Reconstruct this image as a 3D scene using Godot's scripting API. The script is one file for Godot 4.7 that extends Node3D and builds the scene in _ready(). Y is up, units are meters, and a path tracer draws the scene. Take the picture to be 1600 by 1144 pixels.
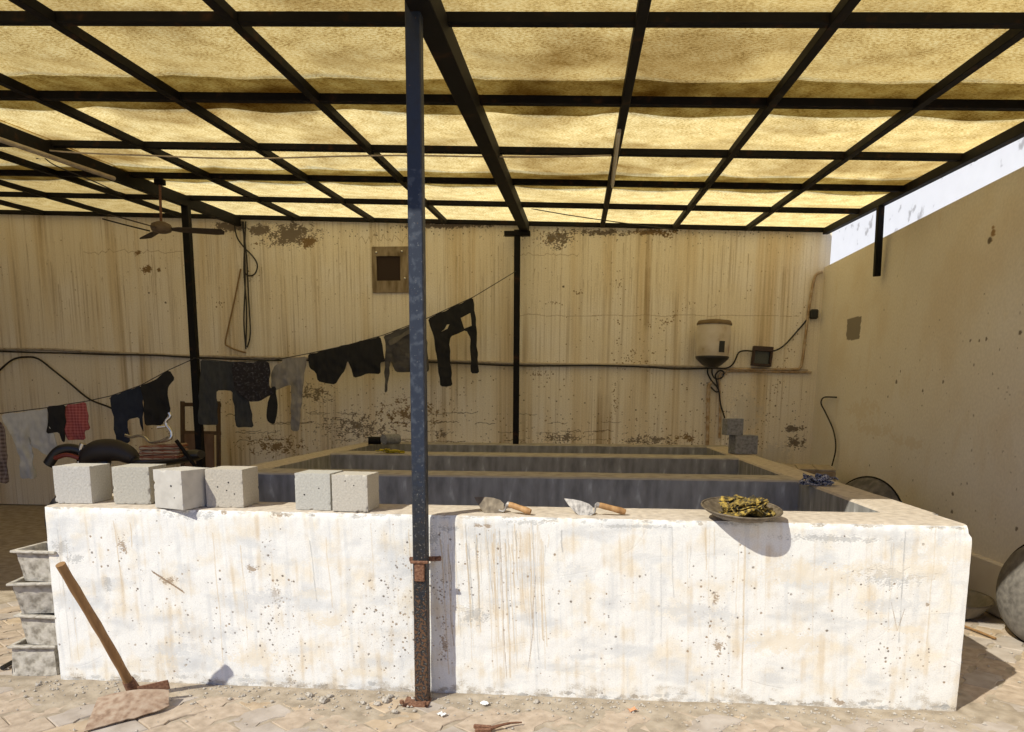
extends Node3D
# ------------------------------------------------------------------ camera model of the photograph (1600 x 1144)
const FOC := 1150.0
const PCY := 803.92
const EYE := Vector3(0, 1.4, 0)
const ZB := -9.05          # face of the back wall
const XR := 2.87           # face of the right wall
const TH := 0.873          # height of the tank
var cam_basis := Basis(Vector3.UP, deg_to_rad(4.387)) * Basis(Vector3.RIGHT, deg_to_rad(-8.864)) * Basis(Vector3.BACK, deg_to_rad(0.364))
var rng := RandomNumberGenerator.new()
var M := {}
var used := {}

func ray(u: float, v: float) -> Vector3:
	return cam_basis * Vector3((u - 800.0) / FOC, -(v - PCY) / FOC, -1.0)
func onz(u: float, v: float, z: float) -> Vector3:
	var d := ray(u, v)
	return EYE + d * ((z - EYE.z) / d.z)
func ony(u: float, v: float, y: float) -> Vector3:
	var d := ray(u, v)
	return EYE + d * ((y - EYE.y) / d.y)
func onx(u: float, v: float, x: float) -> Vector3:
	var d := ray(u, v)
	return EYE + d * ((x - EYE.x) / d.x)
func onplane(u: float, v: float, p: Vector3, n: Vector3) -> Vector3:
	var d := ray(u, v)
	return EYE + d * (n.dot(p - EYE) / n.dot(d))
func roof_y(x: float, z: float) -> float:      # underside line of the canopy frame
	return 3.404 - 0.032 * (x + 0.565) - 0.0662 * (z + 9.05)

# ------------------------------------------------------------------ naming helpers
func numbered(called: String) -> String:
	if not used.has(called):
		used[called] = 0
		return called
	used[called] += 1
	return "%s_%03d" % [called, used[called]]
func tag(o: Node, label: String, category: String, group := "") -> Node:
	o.set_meta("label", label)
	o.set_meta("category", category)
	if group != "": o.set_meta("group", group)
	return o
func thing(called: String, label: String, category: String, at := Vector3.ZERO, group := "") -> Node3D:
	var o := Node3D.new()
	o.name = numbered(called)
	add_child(o)
	o.position = at
	tag(o, label, category, group)
	return o
func begin() -> SurfaceTool:
	var st := SurfaceTool.new()
	st.begin(Mesh.PRIMITIVE_TRIANGLES)
	return st
func commit(st: SurfaceTool, m: Material, tang := false) -> ArrayMesh:
	st.generate_normals()
	if tang: st.generate_tangents()
	var a := st.commit()
	a.surface_set_material(0, m)
	return a
func part(called: String, st: SurfaceTool, m: Material, parent: Node = null) -> MeshInstance3D:
	var o := MeshInstance3D.new()
	o.mesh = commit(st, m)
	if parent == null:
		o.name = numbered(called)
		add_child(o)
	else:
		o.name = called
		parent.add_child(o, true)
	return o
func inst(called: String, mesh: Mesh, parent: Node, tr := Transform3D.IDENTITY) -> MeshInstance3D:
	var o := MeshInstance3D.new()
	o.mesh = mesh
	o.name = called
	o.transform = tr
	parent.add_child(o, true)
	return o

# ------------------------------------------------------------------ shapes
func tri(st: SurfaceTool, a: Vector3, b: Vector3, c: Vector3, out: Vector3) -> void:
	if (b - a).cross(c - a).dot(out) > 0.0:
		st.add_vertex(a); st.add_vertex(c); st.add_vertex(b)
	else:
		st.add_vertex(a); st.add_vertex(b); st.add_vertex(c)
func quad(st: SurfaceTool, a: Vector3, b: Vector3, c: Vector3, d: Vector3, out: Vector3) -> void:
	tri(st, a, b, c, out)
	tri(st, a, c, d, out)
func uvquad(st: SurfaceTool, p: Array, uv: Array, out: Vector3) -> void:
	var order := [0, 1, 2, 0, 2, 3]
	if (p[1] - p[0]).cross(p[2] - p[0]).dot(out) > 0.0: order = [0, 2, 1, 0, 3, 2]
	for i in order:
		st.set_uv(uv[i]); st.add_vertex(p[i])
func cbox(st: SurfaceTool, t: Transform3D, size: Vector3, bev := 0.004) -> void:      # box with chamfered edges
	st.set_smooth_group(-1)
	var h := size * 0.5
	bev = minf(bev, minf(h.x, minf(h.y, h.z)) * 0.6)
	for i in 3:
		var j := (i + 1) % 3
		var k := (i + 2) % 3
		for s in [-1.0, 1.0]:
			var q := []
			for e in [[-1, -1], [1, -1], [1, 1], [-1, 1]]:
				var v := Vector3.ZERO
				v[i] = s * h[i]; v[j] = e[0] * (h[j] - bev); v[k] = e[1] * (h[k] - bev)
				q.append(t * v)
			var n := Vector3.ZERO
			n[i] = s
			quad(st, q[0], q[1], q[2], q[3], t.basis * n)
			for s2 in [-1.0, 1.0]:
				var a := Vector3.ZERO
				var b := Vector3.ZERO
				a[i] = s * h[i]; a[j] = s2 * (h[j] - bev)
				b[i] = s * (h[i] - bev); b[j] = s2 * h[j]
				var a2 := a
				var b2 := b
				a[k] = -(h[k] - bev); b[k] = a[k]; a2[k] = h[k] - bev; b2[k] = a2[k]
				var n2 := Vector3.ZERO
				n2[i] = s; n2[j] = s2
				quad(st, t * a, t * b, t * b2, t * a2, t.basis * n2)
	for sx in [-1.0, 1.0]:
		for sy in [-1.0, 1.0]:
			for sz in [-1.0, 1.0]:
				tri(st, t * Vector3(sx * h.x, sy * (h.y - bev), sz * (h.z - bev)), t * Vector3(sx * (h.x - bev), sy * h.y, sz * (h.z - bev)), t * Vector3(sx * (h.x - bev), sy * (h.y - bev), sz * h.z), t.basis * Vector3(sx, sy, sz))
func box(st: SurfaceTool, c: Vector3, size: Vector3, bev := 0.004, turn := 0.0) -> void:
	cbox(st, Transform3D(Basis(Vector3.UP, turn), c), size, bev)
func beam(st: SurfaceTool, a: Vector3, b: Vector3, w: float, h: float, bev := 0.003, up := Vector3.UP) -> void:
	var z := (b - a).normalized()
	var x := up.cross(z).normalized()
	var y := z.cross(x)
	cbox(st, Transform3D(Basis(x, y, z), (a + b) * 0.5), Vector3(w, h, a.distance_to(b)), bev)
func smooth_path(p: Array, n := 6) -> Array:
	var out := []
	for i in p.size() - 1:
		var p0: Vector3 = p[maxi(i - 1, 0)]
		var p1: Vector3 = p[i]
		var p2: Vector3 = p[i + 1]
		var p3: Vector3 = p[mini(i + 2, p.size() - 1)]
		for k in n:
			out.append(p1.cubic_interpolate(p2, p0, p3, float(k) / n))
	out.append(p[p.size() - 1])
	return out
func tube(st: SurfaceTool, p: Array, r, sides := 8, caps := true, flat := 1.0) -> void:      # r a number or an array along the path
	st.set_smooth_group(0)
	var rings := []
	var up := Vector3.UP
	for i in p.size():
		var d: Vector3 = (p[mini(i + 1, p.size() - 1)] - p[maxi(i - 1, 0)]).normalized()
		if absf(d.dot(up)) > 0.98: up = Vector3.RIGHT if absf(d.x) < 0.9 else Vector3.BACK
		var x := up.cross(d).normalized()
		var y := d.cross(x)
		up = y
		var rr: float = r[i] if r is Array else r
		var ring := []
		for k in sides:
			var a := TAU * k / sides
			ring.append(p[i] + x * cos(a) * rr + y * sin(a) * rr * flat)
		rings.append(ring)
	for i in p.size() - 1:
		for k in sides:
			var k2 := (k + 1) % sides
			var out: Vector3 = (rings[i][k] + rings[i][k2]) * 0.5 - p[i]
			quad(st, rings[i][k], rings[i][k2], rings[i + 1][k2], rings[i + 1][k], out)
	if caps:
		st.set_smooth_group(-1)
		for e in [0, p.size() - 1]:
			var o: Vector3 = p[e] - p[1 if e == 0 else e - 1]
			for k in range(1, sides - 1):
				tri(st, rings[e][0], rings[e][k], rings[e][k + 1], o)
func lathe(st: SurfaceTool, prof: Array, t := Transform3D.IDENTITY, sides := 32, squash := Vector2.ONE, group := 0) -> void:      # prof: Vector2(radius, y)
	st.set_smooth_group(group)
	for i in prof.size() - 1:
		var a: Vector2 = prof[i]
		var b: Vector2 = prof[i + 1]
		var n2 := Vector2(b.y - a.y, -(b.x - a.x))
		for k in sides:
			var t0 := TAU * k / sides
			var t1 := TAU * (k + 1) / sides
			var q := []
			for e in [[a, t0], [a, t1], [b, t1], [b, t0]]:
				q.append(t * Vector3(e[0].x * cos(e[1]) * squash.x, e[0].y, e[0].x * sin(e[1]) * squash.y))
			var tm := (t0 + t1) * 0.5
			var out := t.basis * Vector3(n2.x * cos(tm), n2.y, n2.x * sin(tm))
			if a.x > 0.0001 and b.x > 0.0001: quad(st, q[0], q[1], q[2], q[3], out)
			elif a.x > 0.0001: tri(st, q[0], q[1], q[2], out)
			else: tri(st, q[0], q[2], q[3], out)
func prism(st: SurfaceTool, poly: PackedVector2Array, t: Transform3D, thick: float, bend := 0.0) -> void:      # outline in the x-y plane of t, given a thickness
	st.set_smooth_group(-1)
	var idx := Geometry2D.triangulate_polygon(poly)
	var f := func(p: Vector2, s: float) -> Vector3:
		var z := s * thick * 0.5 + bend * p.x * p.x
		return t * Vector3(p.x, p.y, z)
	for i in range(0, idx.size(), 3):
		for s in [-1.0, 1.0]:
			tri(st, f.call(poly[idx[i]], s), f.call(poly[idx[i + 1]], s), f.call(poly[idx[i + 2]], s), t.basis * Vector3(0, 0, s))
	for i in poly.size():
		var a := poly[i]
		var b := poly[(i + 1) % poly.size()]
		var n := (b - a).orthogonal().normalized()
		if Geometry2D.is_point_in_polygon((a + b) * 0.5 + n * 0.0005, poly): n = -n
		quad(st, f.call(a, -1.0), f.call(b, -1.0), f.call(b, 1.0), f.call(a, 1.0), t.basis * Vector3(n.x, n.y, 0))

# ------------------------------------------------------------------ noise, textures, materials
func noise(seed_: int, freq: float, oct := 4, kind := FastNoiseLite.TYPE_SIMPLEX_SMOOTH) -> FastNoiseLite:
	var n := FastNoiseLite.new()
	n.seed = seed_
	n.frequency = freq
	n.noise_type = kind
	n.fractal_octaves = oct
	return n
func noise_bytes(seed_: int, freq: float, w: int, h: int, stretch := Vector2.ONE, oct := 4, seamless := false) -> PackedByteArray:
	var n := noise(seed_, freq, oct)
	var iw := maxi(8, int(w / stretch.x))
	var ih := maxi(8, int(h / stretch.y))
	var im := n.get_seamless_image(iw, ih, false, false, 0.15) if seamless else n.get_image(iw, ih)
	if iw != w or ih != h: im.resize(w, h, Image.INTERPOLATE_CUBIC)
	im.convert(Image.FORMAT_L8)
	return im.get_data()
func srgb(c: Color) -> Color: return c.linear_to_srgb()
func lut_texture(data: PackedByteArray, w: int, h: int, stops: Array) -> ImageTexture:      # stops: [[t, linear colour] ...]
	var lr := PackedByteArray(); lr.resize(256)
	var lg := PackedByteArray(); lg.resize(256)
	var lb := PackedByteArray(); lb.resize(256)
	for i in 256:
		var t := i / 255.0
		var c: Color = stops[0][1]
		for k in stops.size() - 1:
			if t >= stops[k][0]: c = (stops[k][1] as Color).lerp(stops[k + 1][1], clampf((t - stops[k][0]) / maxf(0.001, stops[k + 1][0] - stops[k][0]), 0, 1))
		c = srgb(c)
		lr[i] = int(clampf(c.r, 0, 1) * 255); lg[i] = int(clampf(c.g, 0, 1) * 255); lb[i] = int(clampf(c.b, 0, 1) * 255)
	var out := PackedByteArray(); out.resize(w * h * 3)
	var o := 0
	for i in w * h:
		var v := data[i]
		out[o] = lr[v]; out[o + 1] = lg[v]; out[o + 2] = lb[v]
		o += 3
	return tex(out, w, h)
func tex(data: PackedByteArray, w: int, h: int) -> ImageTexture:
	var im := Image.create_from_data(w, h, false, Image.FORMAT_RGB8, data)
	im.generate_mipmaps()
	return ImageTexture.create_from_image(im)
func gray_tex(data: PackedByteArray, w: int, h: int) -> ImageTexture:
	var im := Image.create_from_data(w, h, false, Image.FORMAT_L8, data)
	im.generate_mipmaps()
	return ImageTexture.create_from_image(im)
func plain(c: Color, rough := 0.8, metal := 0.0) -> StandardMaterial3D:
	var m := StandardMaterial3D.new()
	m.albedo_color = srgb(c)
	m.roughness = rough
	m.metallic = metal
	m.cull_mode = BaseMaterial3D.CULL_DISABLED
	return m
func grained(stops: Array, metres: float, seed_: int, freq := 0.02, rough := 0.85, metal := 0.0, bump := 0.0, stretch := Vector2.ONE, world := false, size := 256) -> StandardMaterial3D:
	var d := noise_bytes(seed_, freq, size, size, stretch, 5, true)
	var m := StandardMaterial3D.new()
	m.albedo_texture = lut_texture(d, size, size, stops)
	m.roughness = rough
	m.metallic = metal
	m.uv1_triplanar = true
	m.uv1_world_triplanar = world
	m.uv1_scale = Vector3.ONE / metres
	m.cull_mode = BaseMaterial3D.CULL_DISABLED
	if bump > 0.0:
		m.heightmap_enabled = true
		m.heightmap_texture = gray_tex(d, size, size)
		m.heightmap_scale = bump
	return m

# a canvas for the unique surface of one wall: colours in bytes, relief in bytes
class Canvas:
	var w: int
	var h: int
	var c: PackedByteArray
	var b: PackedByteArray
	var n: PackedByteArray      # ragged noise for edges
	func dot(x: int, y: int, col: Color, a: float) -> void:
		if x < 0 or y < 0 or x >= w or y >= h: return
		var i := (y * w + x) * 3
		c[i] = int(lerpf(c[i], col.r * 255, a)); c[i + 1] = int(lerpf(c[i + 1], col.g * 255, a)); c[i + 2] = int(lerpf(c[i + 2], col.b * 255, a))
	func patch(cx: float, cy: float, rx: float, ry: float, col: Color, a: float, ragged := 1.0, thr := 0.15, depth := 60) -> void:      # a ragged stain or peeled area
		for y in range(maxi(0, int(cy - ry)), mini(h, int(cy + ry) + 1)):
			for x in range(maxi(0, int(cx - rx)), mini(w, int(cx + rx) + 1)):
				var dx := (x - cx) / rx
				var dy := (y - cy) / ry
				var m := 1.0 - sqrt(dx * dx + dy * dy) + (n[y * w + x] / 255.0 - 0.55) * ragged
				if m > thr:
					dot(x, y, col, a * clampf((m - thr) * 5.5, 0, 1))
					if depth > 0: b[y * w + x] = maxi(0, b[y * w + x] - depth)
	func speck(cx: float, cy: float, r: float, col: Color, a: float, depth := 50) -> void:
		for y in range(int(cy - r), int(cy + r) + 1):
			for x in range(int(cx - r), int(cx + r) + 1):
				if x < 0 or y < 0 or x >= w or y >= h: continue
				if Vector2(x - cx, y - cy).length() < r * (0.55 + n[y * w + x] / 255.0 * 0.7):
					dot(x, y, col, a)
					if depth > 0: b[y * w + x] = maxi(0, b[y * w + x] - depth)
	func line(p: Array, width: float, col: Color, a: float, depth := 0) -> void:
		for i in p.size() - 1:
			var q: Vector2 = p[i]
			var r: Vector2 = p[i + 1]
			var steps := int(q.distance_to(r)) + 1
			for k in steps:
				var s := q.lerp(r, float(k) / steps)
				for y in range(int(s.y - width), int(s.y + width) + 1):
					for x in range(int(s.x - width), int(s.x + width) + 1):
						if Vector2(x + 0.5 - s.x, y + 0.5 - s.y).length() <= width + 0.3:
							dot(x, y, col, a)
							if depth > 0 and x >= 0 and y >= 0 and x < w and y < h: b[y * w + x] = maxi(0, b[y * w + x] - depth)
func canvas(w: int, h: int, seed_: int) -> Canvas:
	var k := Canvas.new()
	k.w = w; k.h = h
	k.c.resize(w * h * 3)
	k.b.resize(w * h)
	k.b.fill(170)
	k.n = noise_bytes(seed_, 0.05, w, h, Vector2.ONE, 5)
	var m := noise_bytes(seed_ + 500, 0.24, w, h, Vector2(1.6, 1), 3)
	for i in w * h: k.n[i] = (k.n[i] * 5 + m[i] * 5) / 10
	return k
func canvas_material(k: Canvas, rough := 0.9, relief := 0.25) -> StandardMaterial3D:
	var m := StandardMaterial3D.new()
	m.albedo_texture = tex(k.c, k.w, k.h)
	m.roughness = rough
	m.cull_mode = BaseMaterial3D.CULL_DISABLED
	m.heightmap_enabled = true
	m.heightmap_texture = gray_tex(k.b, k.w, k.h)
	m.heightmap_scale = relief
	return m

# ------------------------------------------------------------------ surfaces with a history of their own
const BX0 := -7.8
const BX1 := 2.95
const BY1 := 3.70
func back_wall_material() -> StandardMaterial3D:
	var w := 2048
	var h := 692
	var k := canvas(w, h, 11)
	var fine := noise_bytes(12, 0.05, w, h, Vector2(1, 40), 3)       # thin runs of dirty water
	var wide := noise_bytes(13, 0.012, w, h, Vector2(1, 14), 3)
	var blot := noise_bytes(14, 0.006, w, h, Vector2.ONE, 4)
	var hair := noise_bytes(16, 0.14, w, h, Vector2(1, 90), 3)
	var grit := noise_bytes(15, 0.3, w, h, Vector2.ONE, 2)
	var base := srgb(Color(0.79, 0.71, 0.56))
	var warm := srgb(Color(0.66, 0.53, 0.335))
	var pale := srgb(Color(0.82, 0.76, 0.655))
	var run := srgb(Color(0.285, 0.20, 0.105))
	var o := 0
	for y in h:
		var row := y * w
		for x in w:
			var i := row + x
			var f := fine[i] / 255.0
			var wd := wide[i] / 255.0
			var bl := blot[i] / 255.0
			var c := base.lerp(pale, clampf((bl - 0.45) * 2.2, 0, 1)).lerp(warm, clampf((wd - 0.46) * 2.2, 0, 0.85))
			var r := clampf((f - 0.58) * 2.8, 0, 1) * clampf((wd - 0.42) * 3.4, 0, 1) * clampf((bl - 0.22) * 2.4, 0.15, 1)
			c = c.lerp(run, r * 0.78)
			var hr := hair[i] / 255.0
			c = c.lerp(run, clampf((hr - 0.58) * 2.4, 0, 1) * 0.5 * clampf((bl - 0.15) * 1.8, 0.25, 1)).lerp(pale, clampf((0.40 - hr) * 2.2, 0, 0.4))
			var g := 1.0 + (grit[i] / 255.0 - 0.5) * 0.11
			k.c[o] = int(clampf(c.r * g, 0, 1) * 255); k.c[o + 1] = int(clampf(c.g * g, 0, 1) * 255); k.c[o + 2] = int(clampf(c.b * g, 0, 1) * 255)
			k.b[i] = int(160 + (grit[i] - 128) * 0.12 + (bl - 0.5) * 40.0)
			o += 3
	var sc := w / (BX1 - BX0)
	var at := func(u: float, v: float) -> Vector2:
		var p := onz(u, v, ZB)
		return Vector2((p.x - BX0) * sc, (BY1 - p.y) * sc)
	var cement := srgb(Color(0.165, 0.13, 0.095))
	var brown := srgb(Color(0.20, 0.125, 0.055))
	var dark := srgb(Color(0.09, 0.065, 0.04))
	var grey := srgb(Color(0.50, 0.47, 0.43))
	var px := sc * 9.05 / FOC      # one photo pixel in texture pixels
	# the repaired, paler strip of plaster low on the wall
	# thin sharp drips
	rng.seed = 21
	for i in 620:
		var p: Vector2 = at.call(rng.randf_range(-60, 1275), rng.randf_range(352, 470))
		var l := rng.randf_range(10, 130) * (1.6 if rng.randf() < 0.2 else 1.0)
		var pts := []
		var xx := p.x
		for s in 7:
			pts.append(Vector2(xx, p.y + l * px * s / 6.0))
			xx += rng.randf_range(-0.7, 0.7)
		var wl := 0.35 if rng.randf() < 0.85 else rng.randf_range(0.5, 1.1)
		var al := rng.randf_range(0.05, 0.24)
		for s in 6: k.line([pts[s], pts[s + 1]], wl * (1.0 - s * 0.1), run, al * (1.0 - s * 0.14))
	# ragged peeled plaster, where the photograph shows it
	for q in [[455, 366, 62, 26, 1.7], [405, 358, 30, 14, 1.2], [482, 378, 20, 14, 1.5], [360, 352, 40, 12, 1.2], [870, 372, 34, 18, 1.9], [215, 394, 9, 6, 1.5], [228, 418, 14, 10, 1.7], [248, 420, 5, 6, 1.0], [1048, 364, 18, 14, 2.2], [1020, 362, 60, 8, 2.0], [940, 362, 80, 7, 2.0],
			[700, 352, 120, 6, 1.6], [1240, 664, 22, 8, 1.4], [1244, 684, 20, 14, 1.9], [1230, 724, 24, 8, 1.6], [690, 672, 26, 16, 2.2], [880, 676, 60, 16, 2.3], [1015, 680, 80, 16, 2.2], [1070, 678, 40, 14, 2.2], [745, 690, 20, 4, 1.2], [560, 660, 110, 34, 2.5], [430, 690, 90, 26, 2.5], [490, 610, 60, 24, 2.5], [640, 640, 90, 40, 2.6]]:
		var p: Vector2 = at.call(q[0], q[1])
		k.patch(p.x, p.y, q[2] * px, q[3] * px, cement if rng.randf() < 0.6 else brown, 0.85 if q[4] > 2.1 else 0.95, q[4], 0.54 if q[4] > 2.1 else 0.30)
	for q in [[905, 455, 12], [870, 470, 10], [840, 580, 40], [1040, 500, 30], [1000, 560, 40], [855, 372, 40], [385, 430, 14], [345, 470, 12], [400, 380, 16]]:
		var p: Vector2 = at.call(q[0], q[1])
		for i in int(q[2]):
			var a := rng.randf() * TAU
			var r := absf(rng.randfn(0, q[2] * 0.5))
			k.speck(p.x + cos(a) * r * px * 1.6, p.y + sin(a) * r * px * 0.6, rng.randf_range(0.7, 2.0), brown, 0.8)
	for q in [[232, 455], [258, 470], [880, 445]]:
		var p: Vector2 = at.call(q[0], q[1])
		k.speck(p.x, p.y, 2.5, dark, 0.8)
	# the slanting scar of old pipework and the flaking below the conduit
	for seg in [[Vector2(1080, 470), Vector2(990, 545)], [Vector2(990, 545), Vector2(975, 570)], [Vector2(1262, 470), Vector2(1215, 590)], [Vector2(1215, 590), Vector2(1178, 690)], [Vector2(968, 420), Vector2(965, 580)], [Vector2(962, 590), Vector2(960, 640)]]:
		for i in 34:
			var s: Vector2 = seg[0].lerp(seg[1], rng.randf())
			var p: Vector2 = at.call(s.x + rng.randfn(0, 3), s.y + rng.randfn(0, 3))
			k.speck(p.x, p.y, rng.randf_range(0.6, 1.9), brown, rng.randf_range(0.5, 0.9))
	for i in 1500:      # flaking spots, most of them low down
		var u := rng.randf_range(-40, 1262)
		var v := 580.0 + 115.0 * pow(rng.randf(), 0.7)
		if u < 330 and rng.randf() < 0.8: continue
		if u > 760 and u < 1080 and v < 640 and rng.randf() < 0.55: continue
		var p: Vector2 = at.call(u, v)
		k.speck(p.x, p.y, rng.randf_range(0.5, 1.9), brown if rng.randf() < 0.6 else dark, rng.randf_range(0.4, 0.9))
	for i in 620:
		var p: Vector2 = at.call(rng.randf_range(-40, 1265), rng.randf_range(360, 580))
		k.speck(p.x, p.y, rng.randf_range(0.4, 1.5), brown, rng.randf_range(0.3, 0.8))
	for i in 260:      # dark bits right under the roof line
		var p: Vector2 = at.call(rng.randf_range(500, 1240), 358 + absf(rng.randfn(0, 9)))
		k.speck(p.x, p.y, rng.randf_range(0.5, 1.8), dark, rng.randf_range(0.3, 0.8))
	# cracks between brick courses low on the wall, and the long hair cracks
	for i in 46:
		var u := rng.randf_range(340, 1010)
		var v: float = [641, 655, 668, 682][rng.randi() % 4] + rng.randf_range(-2, 2)
		var pts := []
		for s in 8: pts.append(at.call(u + s * 4.5, v + rng.randf_range(-1.6, 1.6)))
		k.line(pts, 0.4, dark, rng.randf_range(0.3, 0.75), 30)
	for cr in [[800, 397, 905, 1.5], [560, 372, 640, 4], [810, 490, 1250, 0.8], [300, 392, 130, 2]]:
		var pts := []
		var u0: float = cr[0]
		for s in 30: pts.append(at.call(lerpf(u0, cr[2], s / 29.0), cr[1] + rng.randfn(0, cr[3])))
		k.line(pts, 0.3, run, 0.6, 20)
	# grey newer render behind the blocks
	for q in [[1210, 705, 40, 30], [1165, 640, 40, 50]]:
		var p: Vector2 = at.call(q[0], q[1])
		k.patch(p.x, p.y, q[2] * px, q[3] * px, grey, 0.35, 1.2, 0.3, 0)
	return canvas_material(k, 0.92, 0.5)

func right_wall_material(z0: float, z1: float, y1: float) -> StandardMaterial3D:
	var w := 1400
	var h := int(1400 * y1 / (z0 - z1))
	var k := canvas(w, h, 31)
	var blot := noise_bytes(32, 0.008, w, h, Vector2.ONE, 4)
	var mid := noise_bytes(33, 0.03, w, h, Vector2(1, 3), 4)
	var grit := noise_bytes(34, 0.3, w, h, Vector2.ONE, 2)
	var base := srgb(Color(0.79, 0.735, 0.645))
	var tan_ := srgb(Color(0.71, 0.615, 0.48))
	var pale := srgb(Color(0.82, 0.78, 0.715))
	var o := 0
	for i in w * h:
		var b := blot[i] / 255.0
		var c := base.lerp(tan_, clampf((b - 0.5) * 1.6, 0, 0.6)).lerp(pale, clampf((0.42 - b) * 2.0, 0, 0.7)).lerp(tan_, clampf((mid[i] / 255.0 - 0.66) * 1.8, 0, 0.4))
		var g := 1.0 + (grit[i] / 255.0 - 0.5) * 0.08
		k.c[o] = int(clampf(c.r * g, 0, 1) * 255); k.c[o + 1] = int(clampf(c.g * g, 0, 1) * 255); k.c[o + 2] = int(clampf(c.b * g, 0, 1) * 255)
		k.b[i] = int(165 + (grit[i] - 128) * 0.1 + (b - 0.5) * 50)
		o += 3
	var sc := w / (z0 - z1)
	var at := func(u: float, v: float) -> Vector2:
		var p := onx(u, v, XR)
		return Vector2((z0 - p.z) * sc, (y1 - p.y) * sc)
	var dark := srgb(Color(0.13, 0.10, 0.07))
	var grey := srgb(Color(0.215, 0.185, 0.145))
	var rust := srgb(Color(0.22, 0.11, 0.03))
	rng.seed = 35
	for i in 150:
		var p: Vector2 = at.call(rng.randf_range(1300, 1620), rng.randf_range(430, 860))
		k.speck(p.x, p.y, rng.randf_range(0.4, 1.0), dark, rng.randf_range(0.15, 0.7), 40)
	for q in [[1399, 596, 6], [1405, 580, 3], [1472, 596, 4], [1514, 531, 4], [1528, 531, 3], [1539, 529, 4], [1592, 518, 5], [1440, 610, 4], [1386, 619, 3], [1358, 727, 3], [1489, 771, 5], [1488, 799, 5], [1589, 825, 5]]:
		var p: Vector2 = at.call(q[0], q[1])
		k.speck(p.x, p.y, q[2] * 0.38, dark, 0.8, 80)
	# bare square of plaster, ragged rim
	var poly := []
	for q in [[1321, 499], [1330, 496], [1343, 493], [1342, 512], [1340, 528], [1330, 531], [1320, 530]]: poly.append(at.call(q[0], q[1]))
	var pv := PackedVector2Array(poly)
	for y in range(int(pv[2].y) - 4, int(pv[5].y) + 4):
		for x in range(int(pv[2].x) - 30, int(pv[0].x) + 30):
			if Geometry2D.is_point_in_polygon(Vector2(x + (k.n[clampi(y * w + x, 0, w * h - 1)] - 128) / 40.0, y), pv):
				k.dot(x, y, grey, 0.92)
				k.b[y * w + x] = 95
	var hole: Vector2 = at.call(1543, 374)
	k.patch(hole.x - 3, hole.y - 5, 6, 11, rust, 0.75, 1.5, 0.4)
	k.patch(hole.x, hole.y, 4.5, 3.5, dark, 0.95, 0.8, 0.2, 120)
	for q in [[1345, 640, 50, 12], [1360, 670, 60, 8], [1420, 690, 40, 6]]:
		var p: Vector2 = at.call(q[0], q[1])
		k.patch(p.x, p.y, q[2] * 1.5, q[3] * 1.5, tan_, 0.6, 1.8, 0.35, 0)
	return canvas_material(k, 0.9, 0.5)

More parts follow.
